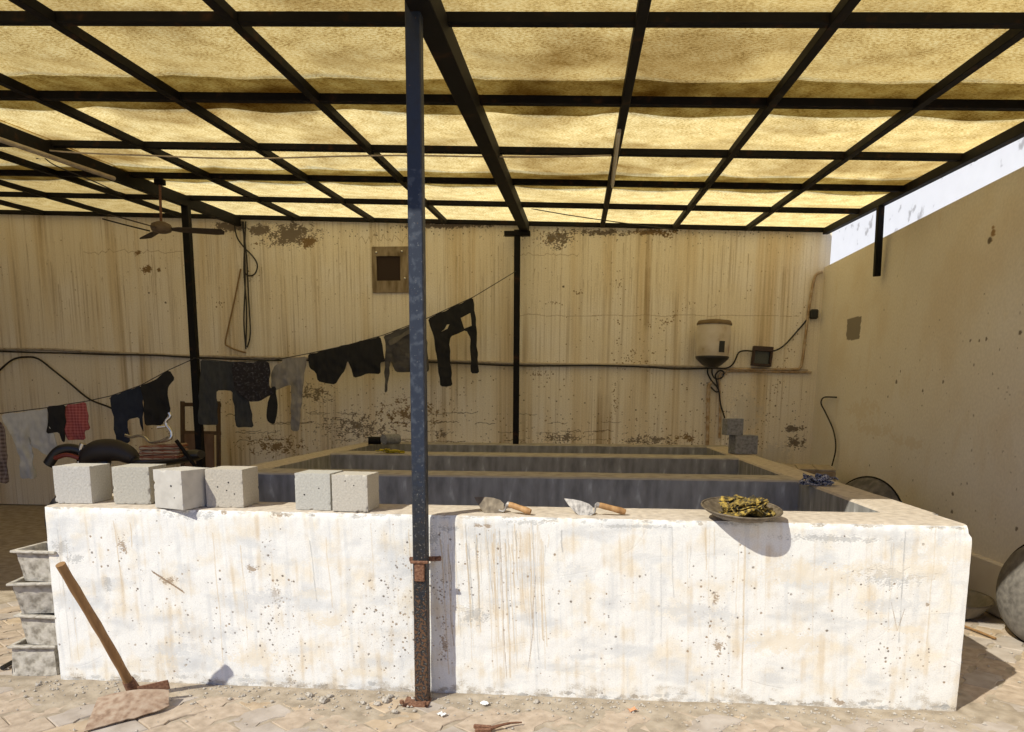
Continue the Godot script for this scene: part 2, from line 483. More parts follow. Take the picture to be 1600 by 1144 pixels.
func tank_face_material() -> StandardMaterial3D:
	var w := 2048
	var h := 420
	var k := canvas(w, h, 41)
	var fine := noise_bytes(42, 0.035, w, h, Vector2(1, 16), 3)
	var blot := noise_bytes(43, 0.011, w, h, Vector2.ONE, 4)
	var cool := noise_bytes(44, 0.012, w, h, Vector2(2.6, 1), 5)
	var grit := noise_bytes(45, 0.25, w, h, Vector2.ONE, 3)
	var sten := noise_bytes(46, 0.022, w, h, Vector2(1.5, 1), 5)
	var white := srgb(Color(0.735, 0.725, 0.69))
	var cream := srgb(Color(0.70, 0.625, 0.50))
	var blue := srgb(Color(0.565, 0.57, 0.565))
	var run := srgb(Color(0.53, 0.41, 0.265))
	var dirt := srgb(Color(0.33, 0.28, 0.215))
	var o := 0
	for y in h:
		for x in w:
			var i := y * w + x
			var c := white.lerp(cream, clampf((blot[i] / 255.0 - 0.52) * 2.0, 0, 0.7)).lerp(blue, clampf((cool[i] / 255.0 - 0.60) * 3.0, 0, 0.7))
			c = c.lerp(run, clampf((fine[i] / 255.0 - 0.58) * 2.0, 0, 1) * clampf((blot[i] / 255.0 - 0.25) * 1.6, 0, 0.65)).lerp(blue, clampf((0.36 - fine[i] / 255.0) * 2.2, 0, 0.5))
			var low := float(y) / h
			if low > 0.8: c = c.lerp(dirt, clampf((sten[i] / 255.0 * 0.6 + grit[i] / 255.0 * 0.4 - 0.66 + (low - 0.9) * 1.7) * 3.4, 0, 0.5))       # splashed mud, ragged
			var g := 1.0 + (grit[i] / 255.0 - 0.5) * 0.10
			k.c[o] = int(clampf(c.r * g, 0, 1) * 255); k.c[o + 1] = int(clampf(c.g * g, 0, 1) * 255); k.c[o + 2] = int(clampf(c.b * g, 0, 1) * 255)
			k.b[i] = int(165 + (grit[i] - 128) * 0.16 + (sten[i] - 128) * 0.18)
			o += 3
	var at := func(u: float, v: float) -> Vector2:
		var p := onz(u, v, -3.325)
		return Vector2((p.x + 2.53) / 4.30 * w, (TH - p.y) / TH * h)
	var dark := srgb(Color(0.12, 0.095, 0.075))
	var brown := srgb(Color(0.27, 0.19, 0.12))
	var grey := srgb(Color(0.34, 0.34, 0.33))
	rng.seed = 47
	for q in [[640, 940, 70, 120, 330], [440, 1000, 30, 80, 120], [560, 1000, 60, 60, 90], [320, 1000, 90, 70, 110], [1110, 1010, 40, 90, 90], [1400, 1020, 60, 60, 70], [900, 960, 160, 100, 120], [1250, 950, 200, 110, 110], [200, 930, 110, 110, 90], [760, 900, 60, 70, 60], [420, 900, 20, 90, 60], [690, 940, 8, 70, 40]]:
		for i in q[4] * 2:
			var p: Vector2 = at.call(q[0] + rng.randfn(0, q[2] * 0.6), q[1] + rng.randfn(0, q[3] * 0.6))
			if p.y < 20: continue
			k.speck(p.x, p.y, 0.4 + pow(rng.randf(), 4.0) * 2.6, dark if rng.randf() < 0.5 else brown, rng.randf_range(0.45, 0.9), 80)
	# long drips that start at the rim
	for i in 130:
		var u := rng.randf_range(80, 1500)
		if i < 85: u = rng.randf_range(690, 860)
		var p: Vector2 = at.call(u, 815 + rng.randf() * 40)
		var pts := []
		var xx := p.x
		var l := rng.randf_range(30, 330)
		for s in 14:
			pts.append(Vector2(xx, p.y + l * s / 13.0))
			xx += rng.randf_range(-1.1, 1.1)
		k.line(pts, rng.randf_range(0.2, 1.4), run if rng.randf() < 0.75 else grey, rng.randf_range(0.06, 0.26))
	for cr in [[[786, 830], [787, 880], [785, 940], [786, 1000], [787, 1062]], [[705, 860], [706, 900], [702, 960], [707, 1010]], [[838, 900], [834, 950], [830, 990], [820, 1050]], [[1392, 940], [1399, 985], [1410, 950]]]:
		var pts := []
		for q in cr: pts.append(at.call(q[0] + rng.randfn(0, 1), q[1]))
		k.line(pts, 0.6, brown, 0.36, 30)
	# scuffs and knocks
	for q in [[92, 858, 26, 22, 1.9, 1], [115, 876, 24, 14, 2.0, 1], [190, 852, 14, 20, 2.2, 0], [262, 910, 26, 12, 2.2, 0], [430, 930, 14, 20, 2.2, 0], [395, 890, 18, 10, 2.0, 0], [165, 915, 10, 24, 2.0, 1], [1120, 1010, 10, 22, 2.2, 0], [1118, 935, 8, 16, 2.0, 0], [705, 826, 30, 8, 2.0, 1], [760, 822, 24, 6, 2.0, 0], [830, 816, 60, 7, 2.0, 1], [1000, 822, 100, 6, 1.9, 1], [1300, 840, 120, 10, 2.0, 1], [300, 806, 60, 12, 1.8, 1], [350, 800, 10, 10, 1.5, 0], [440, 806, 20, 8, 2.0, 0], [1447, 943, 6, 6, 1.2, 0], [1307, 1098, 16, 10, 2.0, 0], [690, 800, 20, 6, 1.2, 0], [682, 840, 14, 30, 2.2, 1], [690, 1010, 12, 30, 2.4, 0], [740, 960, 40, 24, 2.2, 1], [1390, 900, 70, 24, 2.0, 1]]:
		var p: Vector2 = at.call(q[0], q[1])
		k.patch(p.x, p.y, q[2] * 1.41, q[3] * 1.41, grey if q[5] == 1 else brown, 0.7 if q[5] == 0 else 0.5, q[4], 0.42)
	# broad chalky grey wear, trowel sweeps, and a chipped dirty foot
	for i in 26:
		var p: Vector2 = at.call(rng.randf_range(90, 1500), rng.randf_range(825, 1090))
		k.patch(p.x, p.y, rng.randf_range(50, 170), rng.randf_range(12, 46), blue if rng.randf() < 0.65 else cream, rng.randf_range(0.35, 0.7), 1.5, 0.32, 10)
	for i in 46:
		var p: Vector2 = at.call(rng.randf_range(90, 1500), rng.randf_range(830, 1080))
		var pts := []
		var a0 := rng.randf_range(-0.5, 0.5)
		var cur := rng.randf_range(-0.9, 0.9)
		for s in 12:
			pts.append(p)
			p += Vector2(cos(a0), sin(a0)) * rng.randf_range(5, 11)
			a0 += cur * 0.12
		k.line(pts, rng.randf_range(0.3, 0.9), grey if rng.randf() < 0.4 else white, rng.randf_range(0.05, 0.14), 16)
	for i in 190:
		var p: Vector2 = at.call(rng.randf_range(95, 1495), rng.randf_range(1066, 1110))
		k.patch(p.x, h - absf(rng.randfn(0, 9)), rng.randf_range(5, 26), rng.randf_range(3, 11), dirt if rng.randf() < 0.6 else grey, rng.randf_range(0.25, 0.65), 1.6, 0.3, 40)
	for i in 120:
		k.patch(rng.randf() * w, absf(rng.randfn(0, 5)), rng.randf_range(4, 24), rng.randf_range(2, 8), dirt if rng.randf() < 0.5 else grey, rng.randf_range(0.2, 0.6), 1.6, 0.3, 50)
	# the diagonal gouge and its ladder of trowel marks
	for i in 16:
		var t := i / 15.0
		var p: Vector2 = at.call(lerpf(238, 284, t), lerpf(896, 926, t))
		k.line([p + Vector2(-3, -3.5), p + Vector2(3, 3.5)], 1.0, brown, 0.65, 60)
	return canvas_material(k, 0.88, 0.3)

func roof_materials() -> Array:      # one cloth texture, tinted three ways to grade the light by panel: [dim, middling, bright]
	var w := 1024
	var a := noise_bytes(51, 0.11, w, w, Vector2(1.8, 1), 4, true)
	var b := noise_bytes(52, 0.24, w, w, Vector2.ONE, 3, true)
	var c := noise_bytes(53, 0.010, w, w, Vector2.ONE, 3, true)
	for i in w * w: a[i] = clampi(int((a[i] - 128) * 0.95 + (b[i] - 128) * 0.85 + (c[i] - 128) * 0.4 + 140), 0, 255)
	var cloth_tex := lut_texture(a, w, w, [[0.0, Color(0.25, 0.145, 0.04)], [0.3, Color(0.58, 0.40, 0.125)], [0.6, Color(0.86, 0.645, 0.25)], [1.0, Color(0.98, 0.85, 0.43)]])
	var out := []
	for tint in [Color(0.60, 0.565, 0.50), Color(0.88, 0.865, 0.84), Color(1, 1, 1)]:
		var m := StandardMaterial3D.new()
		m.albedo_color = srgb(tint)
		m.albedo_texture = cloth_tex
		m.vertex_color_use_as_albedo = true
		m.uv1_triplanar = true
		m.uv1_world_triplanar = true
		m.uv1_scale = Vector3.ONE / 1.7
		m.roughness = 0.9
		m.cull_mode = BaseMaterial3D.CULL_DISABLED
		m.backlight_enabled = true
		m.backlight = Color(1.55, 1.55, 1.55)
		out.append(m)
	return out

func make_materials() -> void:
	M.steel = grained([[0.0, Color(0.006, 0.0055, 0.0055)], [0.66, Color(0.009, 0.008, 0.0078)], [0.8, Color(0.022, 0.012, 0.008)], [1.0, Color(0.05, 0.024, 0.012)]], 0.9, 61, 0.025, 0.65, 0.0, 0.0, Vector2.ONE, true)
	M.steel.metallic_specular = 0.25
	M.rust = grained([[0.0, Color(0.07, 0.03, 0.018)], [0.5, Color(0.17, 0.075, 0.038)], [1.0, Color(0.28, 0.16, 0.095)]], 0.12, 62, 0.03, 0.9, 0.0, 0.15)
	M.rim = grained([[0.0, Color(0.34, 0.285, 0.23)], [0.45, Color(0.48, 0.415, 0.335)], [1.0, Color(0.60, 0.53, 0.44)]], 0.9, 63, 0.03, 0.92, 0.0, 0.25, Vector2.ONE, true, 512)
	M.cement = grained([[0.0, Color(0.175, 0.17, 0.16)], [0.5, Color(0.27, 0.262, 0.248)], [0.8, Color(0.32, 0.312, 0.296)], [0.9, Color(0.42, 0.415, 0.40)], [1.0, Color(0.54, 0.53, 0.50)]], 1.3, 64, 0.03, 0.85, 0.0, 0.15, Vector2(1, 3.5), true, 512)
	M.rim_grey = grained([[0.0, Color(0.27, 0.24, 0.205)], [0.45, Color(0.38, 0.345, 0.295)], [1.0, Color(0.49, 0.45, 0.39)]], 0.9, 88, 0.03, 0.92, 0.0, 0.25, Vector2.ONE, true)
	M.cube = grained([[0.0, Color(0.25, 0.23, 0.20)], [0.14, Color(0.36, 0.34, 0.305)], [0.28, Color(0.43, 0.41, 0.37)], [0.7, Color(0.47, 0.45, 0.41)], [1.0, Color(0.53, 0.51, 0.465)]], 0.14, 65, 0.045, 0.93, 0.0, 0.08)
	M.cube_grey = grained([[0.0, Color(0.10, 0.10, 0.10)], [0.4, Color(0.22, 0.22, 0.225)], [1.0, Color(0.32, 0.32, 0.325)]], 0.3, 66, 0.03, 0.93, 0.0, 0.1)
	M.dust = grained([[0.0, Color(0.23, 0.185, 0.13)], [0.5, Color(0.345, 0.285, 0.21)], [1.0, Color(0.435, 0.37, 0.285)]], 1.1, 67, 0.018, 0.96, 0.0, 0.5, Vector2.ONE, true, 512)
	M.paver_a = grained([[0.0, Color(0.30, 0.235, 0.17)], [0.5, Color(0.41, 0.325, 0.24)], [1.0, Color(0.50, 0.41, 0.315)]], 0.8, 68, 0.02, 0.93, 0.0, 0.25, Vector2.ONE, true, 512)
	M.paver_b = grained([[0.0, Color(0.30, 0.25, 0.20)], [0.5, Color(0.39, 0.335, 0.28)], [1.0, Color(0.46, 0.405, 0.35)]], 0.8, 69, 0.02, 0.93, 0.0, 0.25, Vector2.ONE, true)
	M.paver_c = grained([[0.0, Color(0.33, 0.245, 0.155)], [0.5, Color(0.445, 0.345, 0.235)], [1.0, Color(0.52, 0.42, 0.305)]], 0.8, 70, 0.02, 0.93, 0.0, 0.25, Vector2.ONE, true)
	M.pebble = grained([[0.0, Color(0.25, 0.22, 0.18)], [1.0, Color(0.55, 0.50, 0.43)]], 0.1, 71, 0.03, 0.9)
	M.wood = grained([[0.0, Color(0.24, 0.125, 0.045)], [0.5, Color(0.40, 0.22, 0.085)], [1.0, Color(0.52, 0.32, 0.14)]], 0.25, 72, 0.03, 0.7, 0.0, 0.05, Vector2(1, 6))
	M.wood_dark = grained([[0.0, Color(0.13, 0.065, 0.025)], [0.5, Color(0.235, 0.125, 0.045)], [1.0, Color(0.33, 0.19, 0.075)]], 0.3, 73, 0.03, 0.75, 0.0, 0.05, Vector2(1, 6))
	M.tool_steel = grained([[0.0, Color(0.10, 0.09, 0.08)], [0.45, Color(0.30, 0.28, 0.26)], [1.0, Color(0.52, 0.49, 0.45)]], 0.12, 74, 0.02, 0.55, 0.35)
	M.hoe = grained([[0.0, Color(0.15, 0.085, 0.05)], [0.35, Color(0.29, 0.195, 0.13)], [0.6, Color(0.385, 0.285, 0.205)], [1.0, Color(0.45, 0.37, 0.28)]], 0.25, 75, 0.02, 0.85, 0.1, 0.1)
	M.mould = grained([[0.0, Color(0.16, 0.14, 0.105)], [0.3, Color(0.29, 0.26, 0.21)], [0.5, Color(0.42, 0.385, 0.32)], [1.0, Color(0.56, 0.52, 0.45)]], 0.3, 76, 0.02, 0.95, 0.0, 0.35)
	M.pan = grained([[0.0, Color(0.06, 0.045, 0.03)], [0.5, Color(0.135, 0.105, 0.07)], [1.0, Color(0.25, 0.205, 0.145)]], 0.2, 77, 0.02, 0.6, 0.3)
	M.rubber = grained([[0.0, Color(0.04, 0.037, 0.033)], [0.5, Color(0.11, 0.10, 0.086)], [1.0, Color(0.27, 0.24, 0.195)]], 0.4, 78, 0.02, 0.9, 0.0, 0.2)
	M.black_plastic = plain(Color(0.012, 0.012, 0.012), 0.45)
	M.cable = plain(Color(0.018, 0.015, 0.012), 0.6)
	M.pvc = grained([[0.0, Color(0.20, 0.115, 0.05)], [0.45, Color(0.38, 0.26, 0.14)], [1.0, Color(0.56, 0.47, 0.36)]], 0.5, 79, 0.02, 0.6)
	M.conduit = grained([[0.0, Color(0.22, 0.17, 0.115)], [0.5, Color(0.40, 0.335, 0.255)], [1.0, Color(0.48, 0.41, 0.32)]], 0.5, 80, 0.02, 0.7)
	M.chrome = plain(Color(0.62, 0.60, 0.56), 0.22, 0.9)
	M.neighbour = grained([[0.0, Color(0.36, 0.35, 0.34)], [0.17, Color(0.56, 0.55, 0.54)], [0.25, Color(0.80, 0.80, 0.795)], [1.0, Color(0.84, 0.84, 0.835)]], 3.6, 81, 0.02, 0.9, 0.0, 0.0, Vector2.ONE, true, 512)
	M.plain_wall = grained([[0.0, Color(0.64, 0.565, 0.46)], [1.0, Color(0.80, 0.745, 0.655)]], 3.0, 82, 0.02, 0.9, 0.0, 0.0, Vector2.ONE, true)
	M.old_wood = grained([[0.0, Color(0.06, 0.035, 0.018)], [1.0, Color(0.14, 0.085, 0.045)]], 0.4, 87, 0.02, 0.85, 0.0, 0.0, Vector2(1, 5))
	M.thin_rod = plain(Color(0.24, 0.155, 0.075), 0.8)
	M.basin = grained([[0.0, Color(0.08, 0.07, 0.06)], [0.5, Color(0.165, 0.15, 0.13)], [1.0, Color(0.26, 0.235, 0.2)]], 0.35, 86, 0.025, 0.8, 0.0, 0.15)
	M.patch_paint = grained([[0.0, Color(0.36, 0.33, 0.29)], [0.4, Color(0.62, 0.60, 0.56)], [1.0, Color(0.70, 0.68, 0.65)]], 0.8, 83, 0.02, 0.9, 0.0, 0.3, Vector2.ONE, true)

# ------------------------------------------------------------------ the setting
func build_ground() -> void:
	var g := Node3D.new()
	g.name = "ground"
	g.set_meta("kind", "structure")
	add_child(g)
	var st := begin()
	quad(st, Vector3(-80, -0.012, 80), Vector3(80, -0.012, 80), Vector3(80, -0.012, -80), Vector3(-80, -0.012, -80), Vector3.UP)
	part("dusty_soil", st, M.dust, g)
	# zigzag pavers laid on the diagonal; alike pieces share three meshes
	var ln := 0.262
	var wd := 0.152
	var outline := []
	var zz := [0.0, 0.0, 0.022, 0.022, 0.0, 0.0]
	var tt := [0.0, 0.22, 0.34, 0.66, 0.78, 1.0]
	for i in 6: outline.append(Vector2(tt[i] * ln, -zz[i]))
	for i in 6: outline.append(Vector2(tt[5 - i] * ln, wd - zz[5 - i]))
	var gap := 0.0028
	var meshes := []
	for v in 3:
		var s := begin()
		s.set_smooth_group(-1)
		var top := []
		var low := []
		var mid := Vector2(ln * 0.5, wd * 0.5 - 0.011)
		for p in outline:
			var d: Vector2 = (p - mid)
			var q: Vector2 = mid + d - Vector2(signf(d.x) * gap, signf(d.y) * gap)
			var q2: Vector2 = q - Vector2(signf(d.x), signf(d.y)) * 0.004
			low.append(Vector3(q.x, -0.004, q.y)); top.append(Vector3(q2.x, 0.0, q2.y))
		var pl := PackedVector2Array()
		for p in top: pl.append(Vector2(p.x, p.z))
		var idx := Geometry2D.triangulate_polygon(pl)
		for i in range(0, idx.size(), 3): tri(s, top[idx[i]], top[idx[i + 1]], top[idx[i + 2]], Vector3.UP)
		for i in 12:
			var j := (i + 1) % 12
			var m3 := Vector3(mid.x, 0, mid.y)
			quad(s, low[i], low[j], top[j], top[i], (low[i] + low[j]) * 0.5 - m3)
			quad(s, low[i] - Vector3(0, 0.03, 0), low[j] - Vector3(0, 0.03, 0), low[j], low[i], (low[i] + low[j]) * 0.5 - m3)
		meshes.append(commit(s, [M.paver_a, M.paver_b, M.paver_c][v]))
	rng.seed = 91
	var turn := deg_to_rad(52)
	var bas := Basis(Vector3.UP, turn)
	var spots := []
	for r in range(-44, 45):
		for c in range(-26, 27):
			var p := bas * Vector3(c * ln + (0.5 * ln if posmod(r, 2) == 1 else 0.0), 0, r * wd) + Vector3(-0.4, 0, -3.6)
			var ctr := p + bas * Vector3(ln * 0.5, 0, wd * 0.5)
			var keep := false
			if ctr.z > -3.46 and ctr.z < -2.55 and ctr.x > -3.0 and ctr.x < 2.3: keep = true
			if ctr.x < -2.45 and ctr.x > -3.9 and ctr.z > -5.2 and ctr.z < -2.7: keep = true
			if ctr.x > 1.7 and ctr.x < 2.8 and ctr.z > -5.3 and ctr.z < -2.7: keep = true
			if keep: spots.append(p)
	spots.sort_custom(func(a, b): return a.z > b.z)
	for i in mini(300, spots.size()):
		var v: int = [0, 0, 0, 1, 1, 2][rng.randi() % 6]
		var b2 := bas * Basis(Vector3.RIGHT, rng.randfn(0, 0.006)) * Basis(Vector3.BACK, rng.randfn(0, 0.006))
		inst("paving_stone", meshes[v], g, Transform3D(b2, spots[i] + Vector3(0, rng.randf_range(-0.0035, 0.0005), 0)))
	# drifts of dust against the tank: an uneven sheet that rises above the stones
	var nz := noise(92, 2.2, 4)
	var nf := noise(93, 14.0, 3)
	var h := func(x: float, z: float) -> float:
		var d: float = minf(absf(z + 3.30), 9.0) if x > -2.9 and x < 2.1 else 1.0
		if z < -3.36: d = minf(absf(x + 2.56), absf(x - 1.84))
		return 0.013 * exp(-d * 7.0) + 0.0055 * nz.get_noise_2d(x, z) + 0.003 * nf.get_noise_2d(x, z) - 0.0062
	st = begin()
	st.set_smooth_group(0)
	var dx := 0.03
	for ix in 235:
		for iz in 90:
			var x := -4.0 + ix * dx
			var z := -5.2 + iz * dx
			if x > -2.45 and x < 1.7 and z < -3.45: continue
			quad(st, Vector3(x, h.call(x, z), z), Vector3(x + dx, h.call(x + dx, z), z), Vector3(x + dx, h.call(x + dx, z + dx), z + dx), Vector3(x, h.call(x, z + dx), z + dx), Vector3.UP)
	var dr := part("dust_drift", st, M.dust, g)
	dr.set_meta("kind", "stuff")
	st = begin()
	st.set_smooth_group(-1)
	rng.seed = 94
	for i in 3600:
		var gx := rng.randf_range(-3.6, 2.7)
		var gz := -3.30 + absf(rng.randfn(0, 0.10)) if rng.randf() < 0.7 else rng.randf_range(-3.3, -2.6)
		if gx < -2.6 or gx > 1.85: gz = rng.randf_range(-4.8, -2.7)
		var s := 0.0014 + pow(rng.randf(), 5.0) * 0.0075
		var p := Vector3(gx, maxf(0.0, h.call(gx, gz)) + s * 0.3, gz)
		var v := []
		for d in [Vector3(1, 0, 0), Vector3(0, 0, 1), Vector3(-1, 0, 0), Vector3(0, 0, -1), Vector3(0, 0.9, 0)]: v.append(p + d.rotated(Vector3.UP, gx * 90.0) * s * rng.randf_range(0.7, 1.4))
		for e in 4: tri(st, v[e], v[(e + 1) % 4], v[4], v[e] + v[(e + 1) % 4] - p * 2.0 + Vector3(0, s, 0))
	var gr := part("grit", st, M.pebble, g)
	gr.set_meta("kind", "stuff")

func wall_slab(parent: Node, called: String, p: Array, n: Vector3, thick: float, m: Material, uvs := []) -> void:      # p: 4 corners of the visible face (low a, low b, high b, high a)
	var st := begin()
	st.set_smooth_group(-1)
	var uv := uvs if uvs.size() else [Vector2(0, 1), Vector2(1, 1), Vector2(1, 0), Vector2(0, 0)]
	uvquad(st, p, uv, n)
	var b := []
	for q in p: b.append(q - n * thick)
	uvquad(st, b, uv, -n)
	var c: Vector3 = (p[0] + p[2]) * 0.5
	for i in 4:
		var j := (i + 1) % 4
		uvquad(st, [p[i], p[j], b[j], b[i]], [uv[i], uv[j], uv[j], uv[i]], (p[i] + p[j]) * 0.5 - c)
	part(called, st, m, parent)

func build_walls() -> void:
	var t := thing("plaster_wall", "long cream plaster wall streaked with brown runs behind the tank", "wall", Vector3(-3, 0, ZB))
	wall_slab(t, "plaster", [Vector3(BX0 + 3, 0, 0), Vector3(BX1 + 3, 0, 0), Vector3(BX1 + 3, 3.345, 0), Vector3(BX0 + 3, 3.70, 0)], Vector3.BACK, 0.23, back_wall_material(), [Vector2(0, 1), Vector2(1, 1), Vector2(1, 0.096), Vector2(0, 0)])
	t = thing("boundary_wall", "smooth beige boundary wall with a bare square patch, beside the tank", "wall", Vector3(XR, 0, -5))
	wall_slab(t, "plaster", [Vector3(-0.02, 0, 8.0), Vector3(0, 0, -4.28), Vector3(0.03, 2.93, -4.28), Vector3(0.0, 2.86, 8.0)], Vector3.LEFT, 0.22, right_wall_material(3.0, -9.28, 2.93), [Vector2(0, 1), Vector2(1, 1), Vector2(1, 0), Vector2(0, 0.024)])
	var st := begin()      # plinth along its foot
	cbox(st, Transform3D(Basis.IDENTITY, Vector3(-0.021, 0.178, -0.14)), Vector3(0.04, 0.352, 8.2), 0.012)
	part("plinth", st, M.plain_wall, t)
	t = thing("added_shade_room", "unseen plastered room with a slab roof, added to darken the far end of the shed", "building", Vector3(-10.0, 0, -5.9))  # added out of view to soak up light and keep the left end dark
	for q in [["end_wall", Vector3(-2.4, 1.6, 0), Vector3(0.2, 3.2, 6.3)], ["back_wall", Vector3(-0.05, 1.6, -3.03), Vector3(4.5, 3.2, 0.2)], ["front_wall", Vector3(-0.05, 1.6, 3.05), Vector3(4.5, 3.2, 0.2)], ["lintel", Vector3(2.23, 3.42, 0), Vector3(0.16, 0.6, 6.2)], ["roof_slab", Vector3(-0.1, 3.29, 0), Vector3(4.55, 0.16, 6.5)]]:
		var sr := begin()
		box(sr, q[1], q[2], 0.01)
		part(q[0], sr, M.plain_wall, t)
	t = thing("neighbour_building", "tall white sunlit wall with grey scars seen above the boundary wall", "building", Vector3(4.1, 0, -6))
	wall_slab(t, "plaster", [Vector3(0, 0, 14), Vector3(0, 0, -12), Vector3(0, 7.5, -12), Vector3(0, 7.5, 14)], Vector3.LEFT, 0.4, M.neighbour)

func build_canopy() -> void:
	var t := thing("canopy", "black steel frame canopy roofed with translucent yellow sheets", "canopy", Vector3(-0.6, 0, -5.5))
	var org := Vector3(-0.6, 0, -5.5)
	var zf := -2.72
	var zk := -9.0
	var P := func(x: float, z: float, up: float) -> Vector3: return Vector3(x, roof_y(x, z) + up, z) - org
	var mains := [-0.6, -4.05]
	for x in [-7.4, -6.5, -5.62, -4.74, -3.3, -2.4, -1.535, 0.3, 1.125, 1.94]:
		var st := begin()
		beam(st, P.call(x - 0.03, zf, 0.03), P.call(x + 0.04, zk, 0.03), 0.05, 0.05)
		part("rafter", st, M.steel, t)
	for x in mains:
		var st := begin()
		beam(st, P.call(x - 0.03, zf, -0.015), P.call(x + 0.04, zk, -0.015), 0.10 if x > -1.0 else 0.06, 0.11)
		part("main_beam", st, M.steel, t)
	var st2 := begin()
	beam(st2, P.call(2.66, zf, 0.02), P.call(2.86, zk, 0.02), 0.06, 0.07)
	part("edge_beam", st2, M.steel, t)
	for z in [-2.74, -3.55, -4.64, -5.77, -6.81, -7.85, -9.0]:
		var st := begin()
		var tilt: float = 0.0
		beam(st, P.call(-7.72, z, 0.034), P.call(2.84, z + tilt, 0.034), 0.046, 0.046)
		part("purlin", st, M.steel, t)
	# three lengths of sheeting that lap over each other at the second and fourth purlins
	var sheet_tints := roof_materials()
	var nz := noise(101, 0.55, 4)
	var nb := noise(102, 1.1, 4)
	var ne := noise(103, 1.4, 3)
	# run: front edge, back edge, height above the frame, light-grading tint of each half
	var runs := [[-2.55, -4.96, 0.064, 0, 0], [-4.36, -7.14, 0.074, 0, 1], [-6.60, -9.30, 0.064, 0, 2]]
	var dirt := Color(0.42, 0.34, 0.225)
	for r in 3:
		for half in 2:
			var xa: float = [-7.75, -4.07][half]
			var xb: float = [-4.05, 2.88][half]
			var st := begin()
			st.set_smooth_group(0)
			var nx := int((xb - xa) / 0.066)
			var nzc := 44
			var vert := []
			for i in nx + 1:
				var x := lerpf(xa, xb, float(i) / nx)
				var z0: float = runs[r][0] + 0.045 * ne.get_noise_2d(x, r * 9.0)
				var z1: float = runs[r][1] + 0.045 * ne.get_noise_2d(x, r * 9.0 + 4.0)
				for k in nzc + 1:
					var z := lerpf(z0, z1, float(k) / nzc)
					var sagx := absf(sin((x - 0.3) / 0.86 * PI))
					var sagz := absf(sin((z + 3.55) / 1.09 * PI))
					var y := roof_y(x, z) + float(runs[r][2]) - 0.028 * sagx * sagz + 0.006 * nb.get_noise_2d(x * 2.0, z * 2.0) + 0.004 * half
					var d := nz.get_noise_2d(x, z)
					var e := nb.get_noise_2d(x + 30.0, z * 1.7)
					var much := 0.75 if r < 2 else 0.3
					var stain := much * clampf(d * 3.0 - 0.35, 0.0, 0.85) + much * 0.6 * clampf(e * 3.0 - 0.6, 0.0, 1.0)      # blotches of mould and leaf dirt
					var near := 9.0
					for zp in [-3.55, -4.64, -5.77, -6.81, -7.85]: near = minf(near, absf(z - zp))
					stain += clampf((nb.get_noise_2d(x * 1.3 + 60.0, z * 0.5) + 0.28 - near * 3.2) * 2.0, 0.0, 0.3)      # silt held in ragged tongues where the sheet lies on a purlin
					var vc := Color.WHITE.lerp(dirt, clampf(stain, 0.0, 1.0))
					if (z < -4.33 and z > -5.0) or (z < -6.57 and z > -7.18): vc = vc * Color(0.72, 0.78, 0.95)      # tint painted in to dim and grey the light through the laps
					vert.append([Vector3(x, y, z) - org, vc])
			for i in nx:
				for k in nzc:
					var a: int = i * (nzc + 1) + k
					for q in [a, a + nzc + 1, a + nzc + 2, a, a + nzc + 2, a + 1]:
						st.set_color(vert[q][1])
						st.add_vertex(vert[q][0])
			part("roof_sheet", st, sheet_tints[runs[r][3 + half]], t)
	# posts
	var st3 := begin()
	var top := roof_y(-0.68, -3.245)
	cbox(st3, Transform3D(Basis.IDENTITY, Vector3(-0.664, (top + 0.0) * 0.5, -3.245) - org), Vector3(0.064, top, 0.064), 0.005)
	var fp := part("post", st3, front_post_material(), t)
	fp.set_meta("label", "chipped dark blue square front post in front of the tank face")
	st3 = begin()
	beam(st3, Vector3(-4.02, 0, -7.77) - org, Vector3(-4.02, roof_y(-4.02, -7.77) - 0.06, -7.77) - org, 0.074, 0.074, 0.004, Vector3.BACK)
	part("post", st3, M.steel, t)
	st3 = begin()
	var pb := onz(806, 694, -8.88)
	beam(st3, Vector3(pb.x, TH, -8.88) - org, Vector3(pb.x + 0.0, roof_y(pb.x, -8.88) - 0.06, -8.88) - org, 0.07, 0.07, 0.004, Vector3.BACK)
	box(st3, Vector3(pb.x, roof_y(pb.x, -8.88) - 0.10, -8.88) - org, Vector3(0.3, 0.05, 0.09), 0.004)
	part("post", st3, M.steel, t)
	st3 = begin()
	beam(st3, onx(1370, 432, XR - 0.035) - org, Vector3(2.80, roof_y(2.80, -7.3), -7.32) - org, 0.055, 0.055, 0.004, Vector3.BACK)
	part("wall_strut", st3, M.steel, t)
	# rusty clamp, strap and foot plate of the front post
	st3 = begin()
	box(st3, Vector3(-0.664, 0.625, -3.2085) - org, Vector3(0.045, 0.085, 0.012), 0.003)
	box(st3, Vector3(-0.664, 0.672, -3.206) - org, Vector3(0.082, 0.012, 0.018), 0.003)
	part("clamp", st3, M.rust, t)
	st3 = begin()
	cbox(st3, Transform3D(Basis(Vector3.BACK, 0.05), Vector3(-0.655, 0.668, -3.298) - org), Vector3(0.15, 0.022, 0.012), 0.003)
	part("strap", st3, M.rust, t)
	st3 = begin()
	box(st3, Vector3(-0.685, 0.002, -3.215) - org, Vector3(0.12, 0.012, 0.10), 0.003)
	part("foot_plate", st3, M.rust, t)
	for q in [Vector2(-0.745, -3.16), Vector2(-0.64, -3.155)]:
		st3 = begin()
		lathe(st3, [Vector2(0.0, 0.032), Vector2(0.010, 0.032), Vector2(0.011, 0.018)], Transform3D(Basis.IDENTITY, Vector3(q.x, 0, q.y) - org), 6, Vector2.ONE, -1)
		part("bolt", st3, M.rust, t)

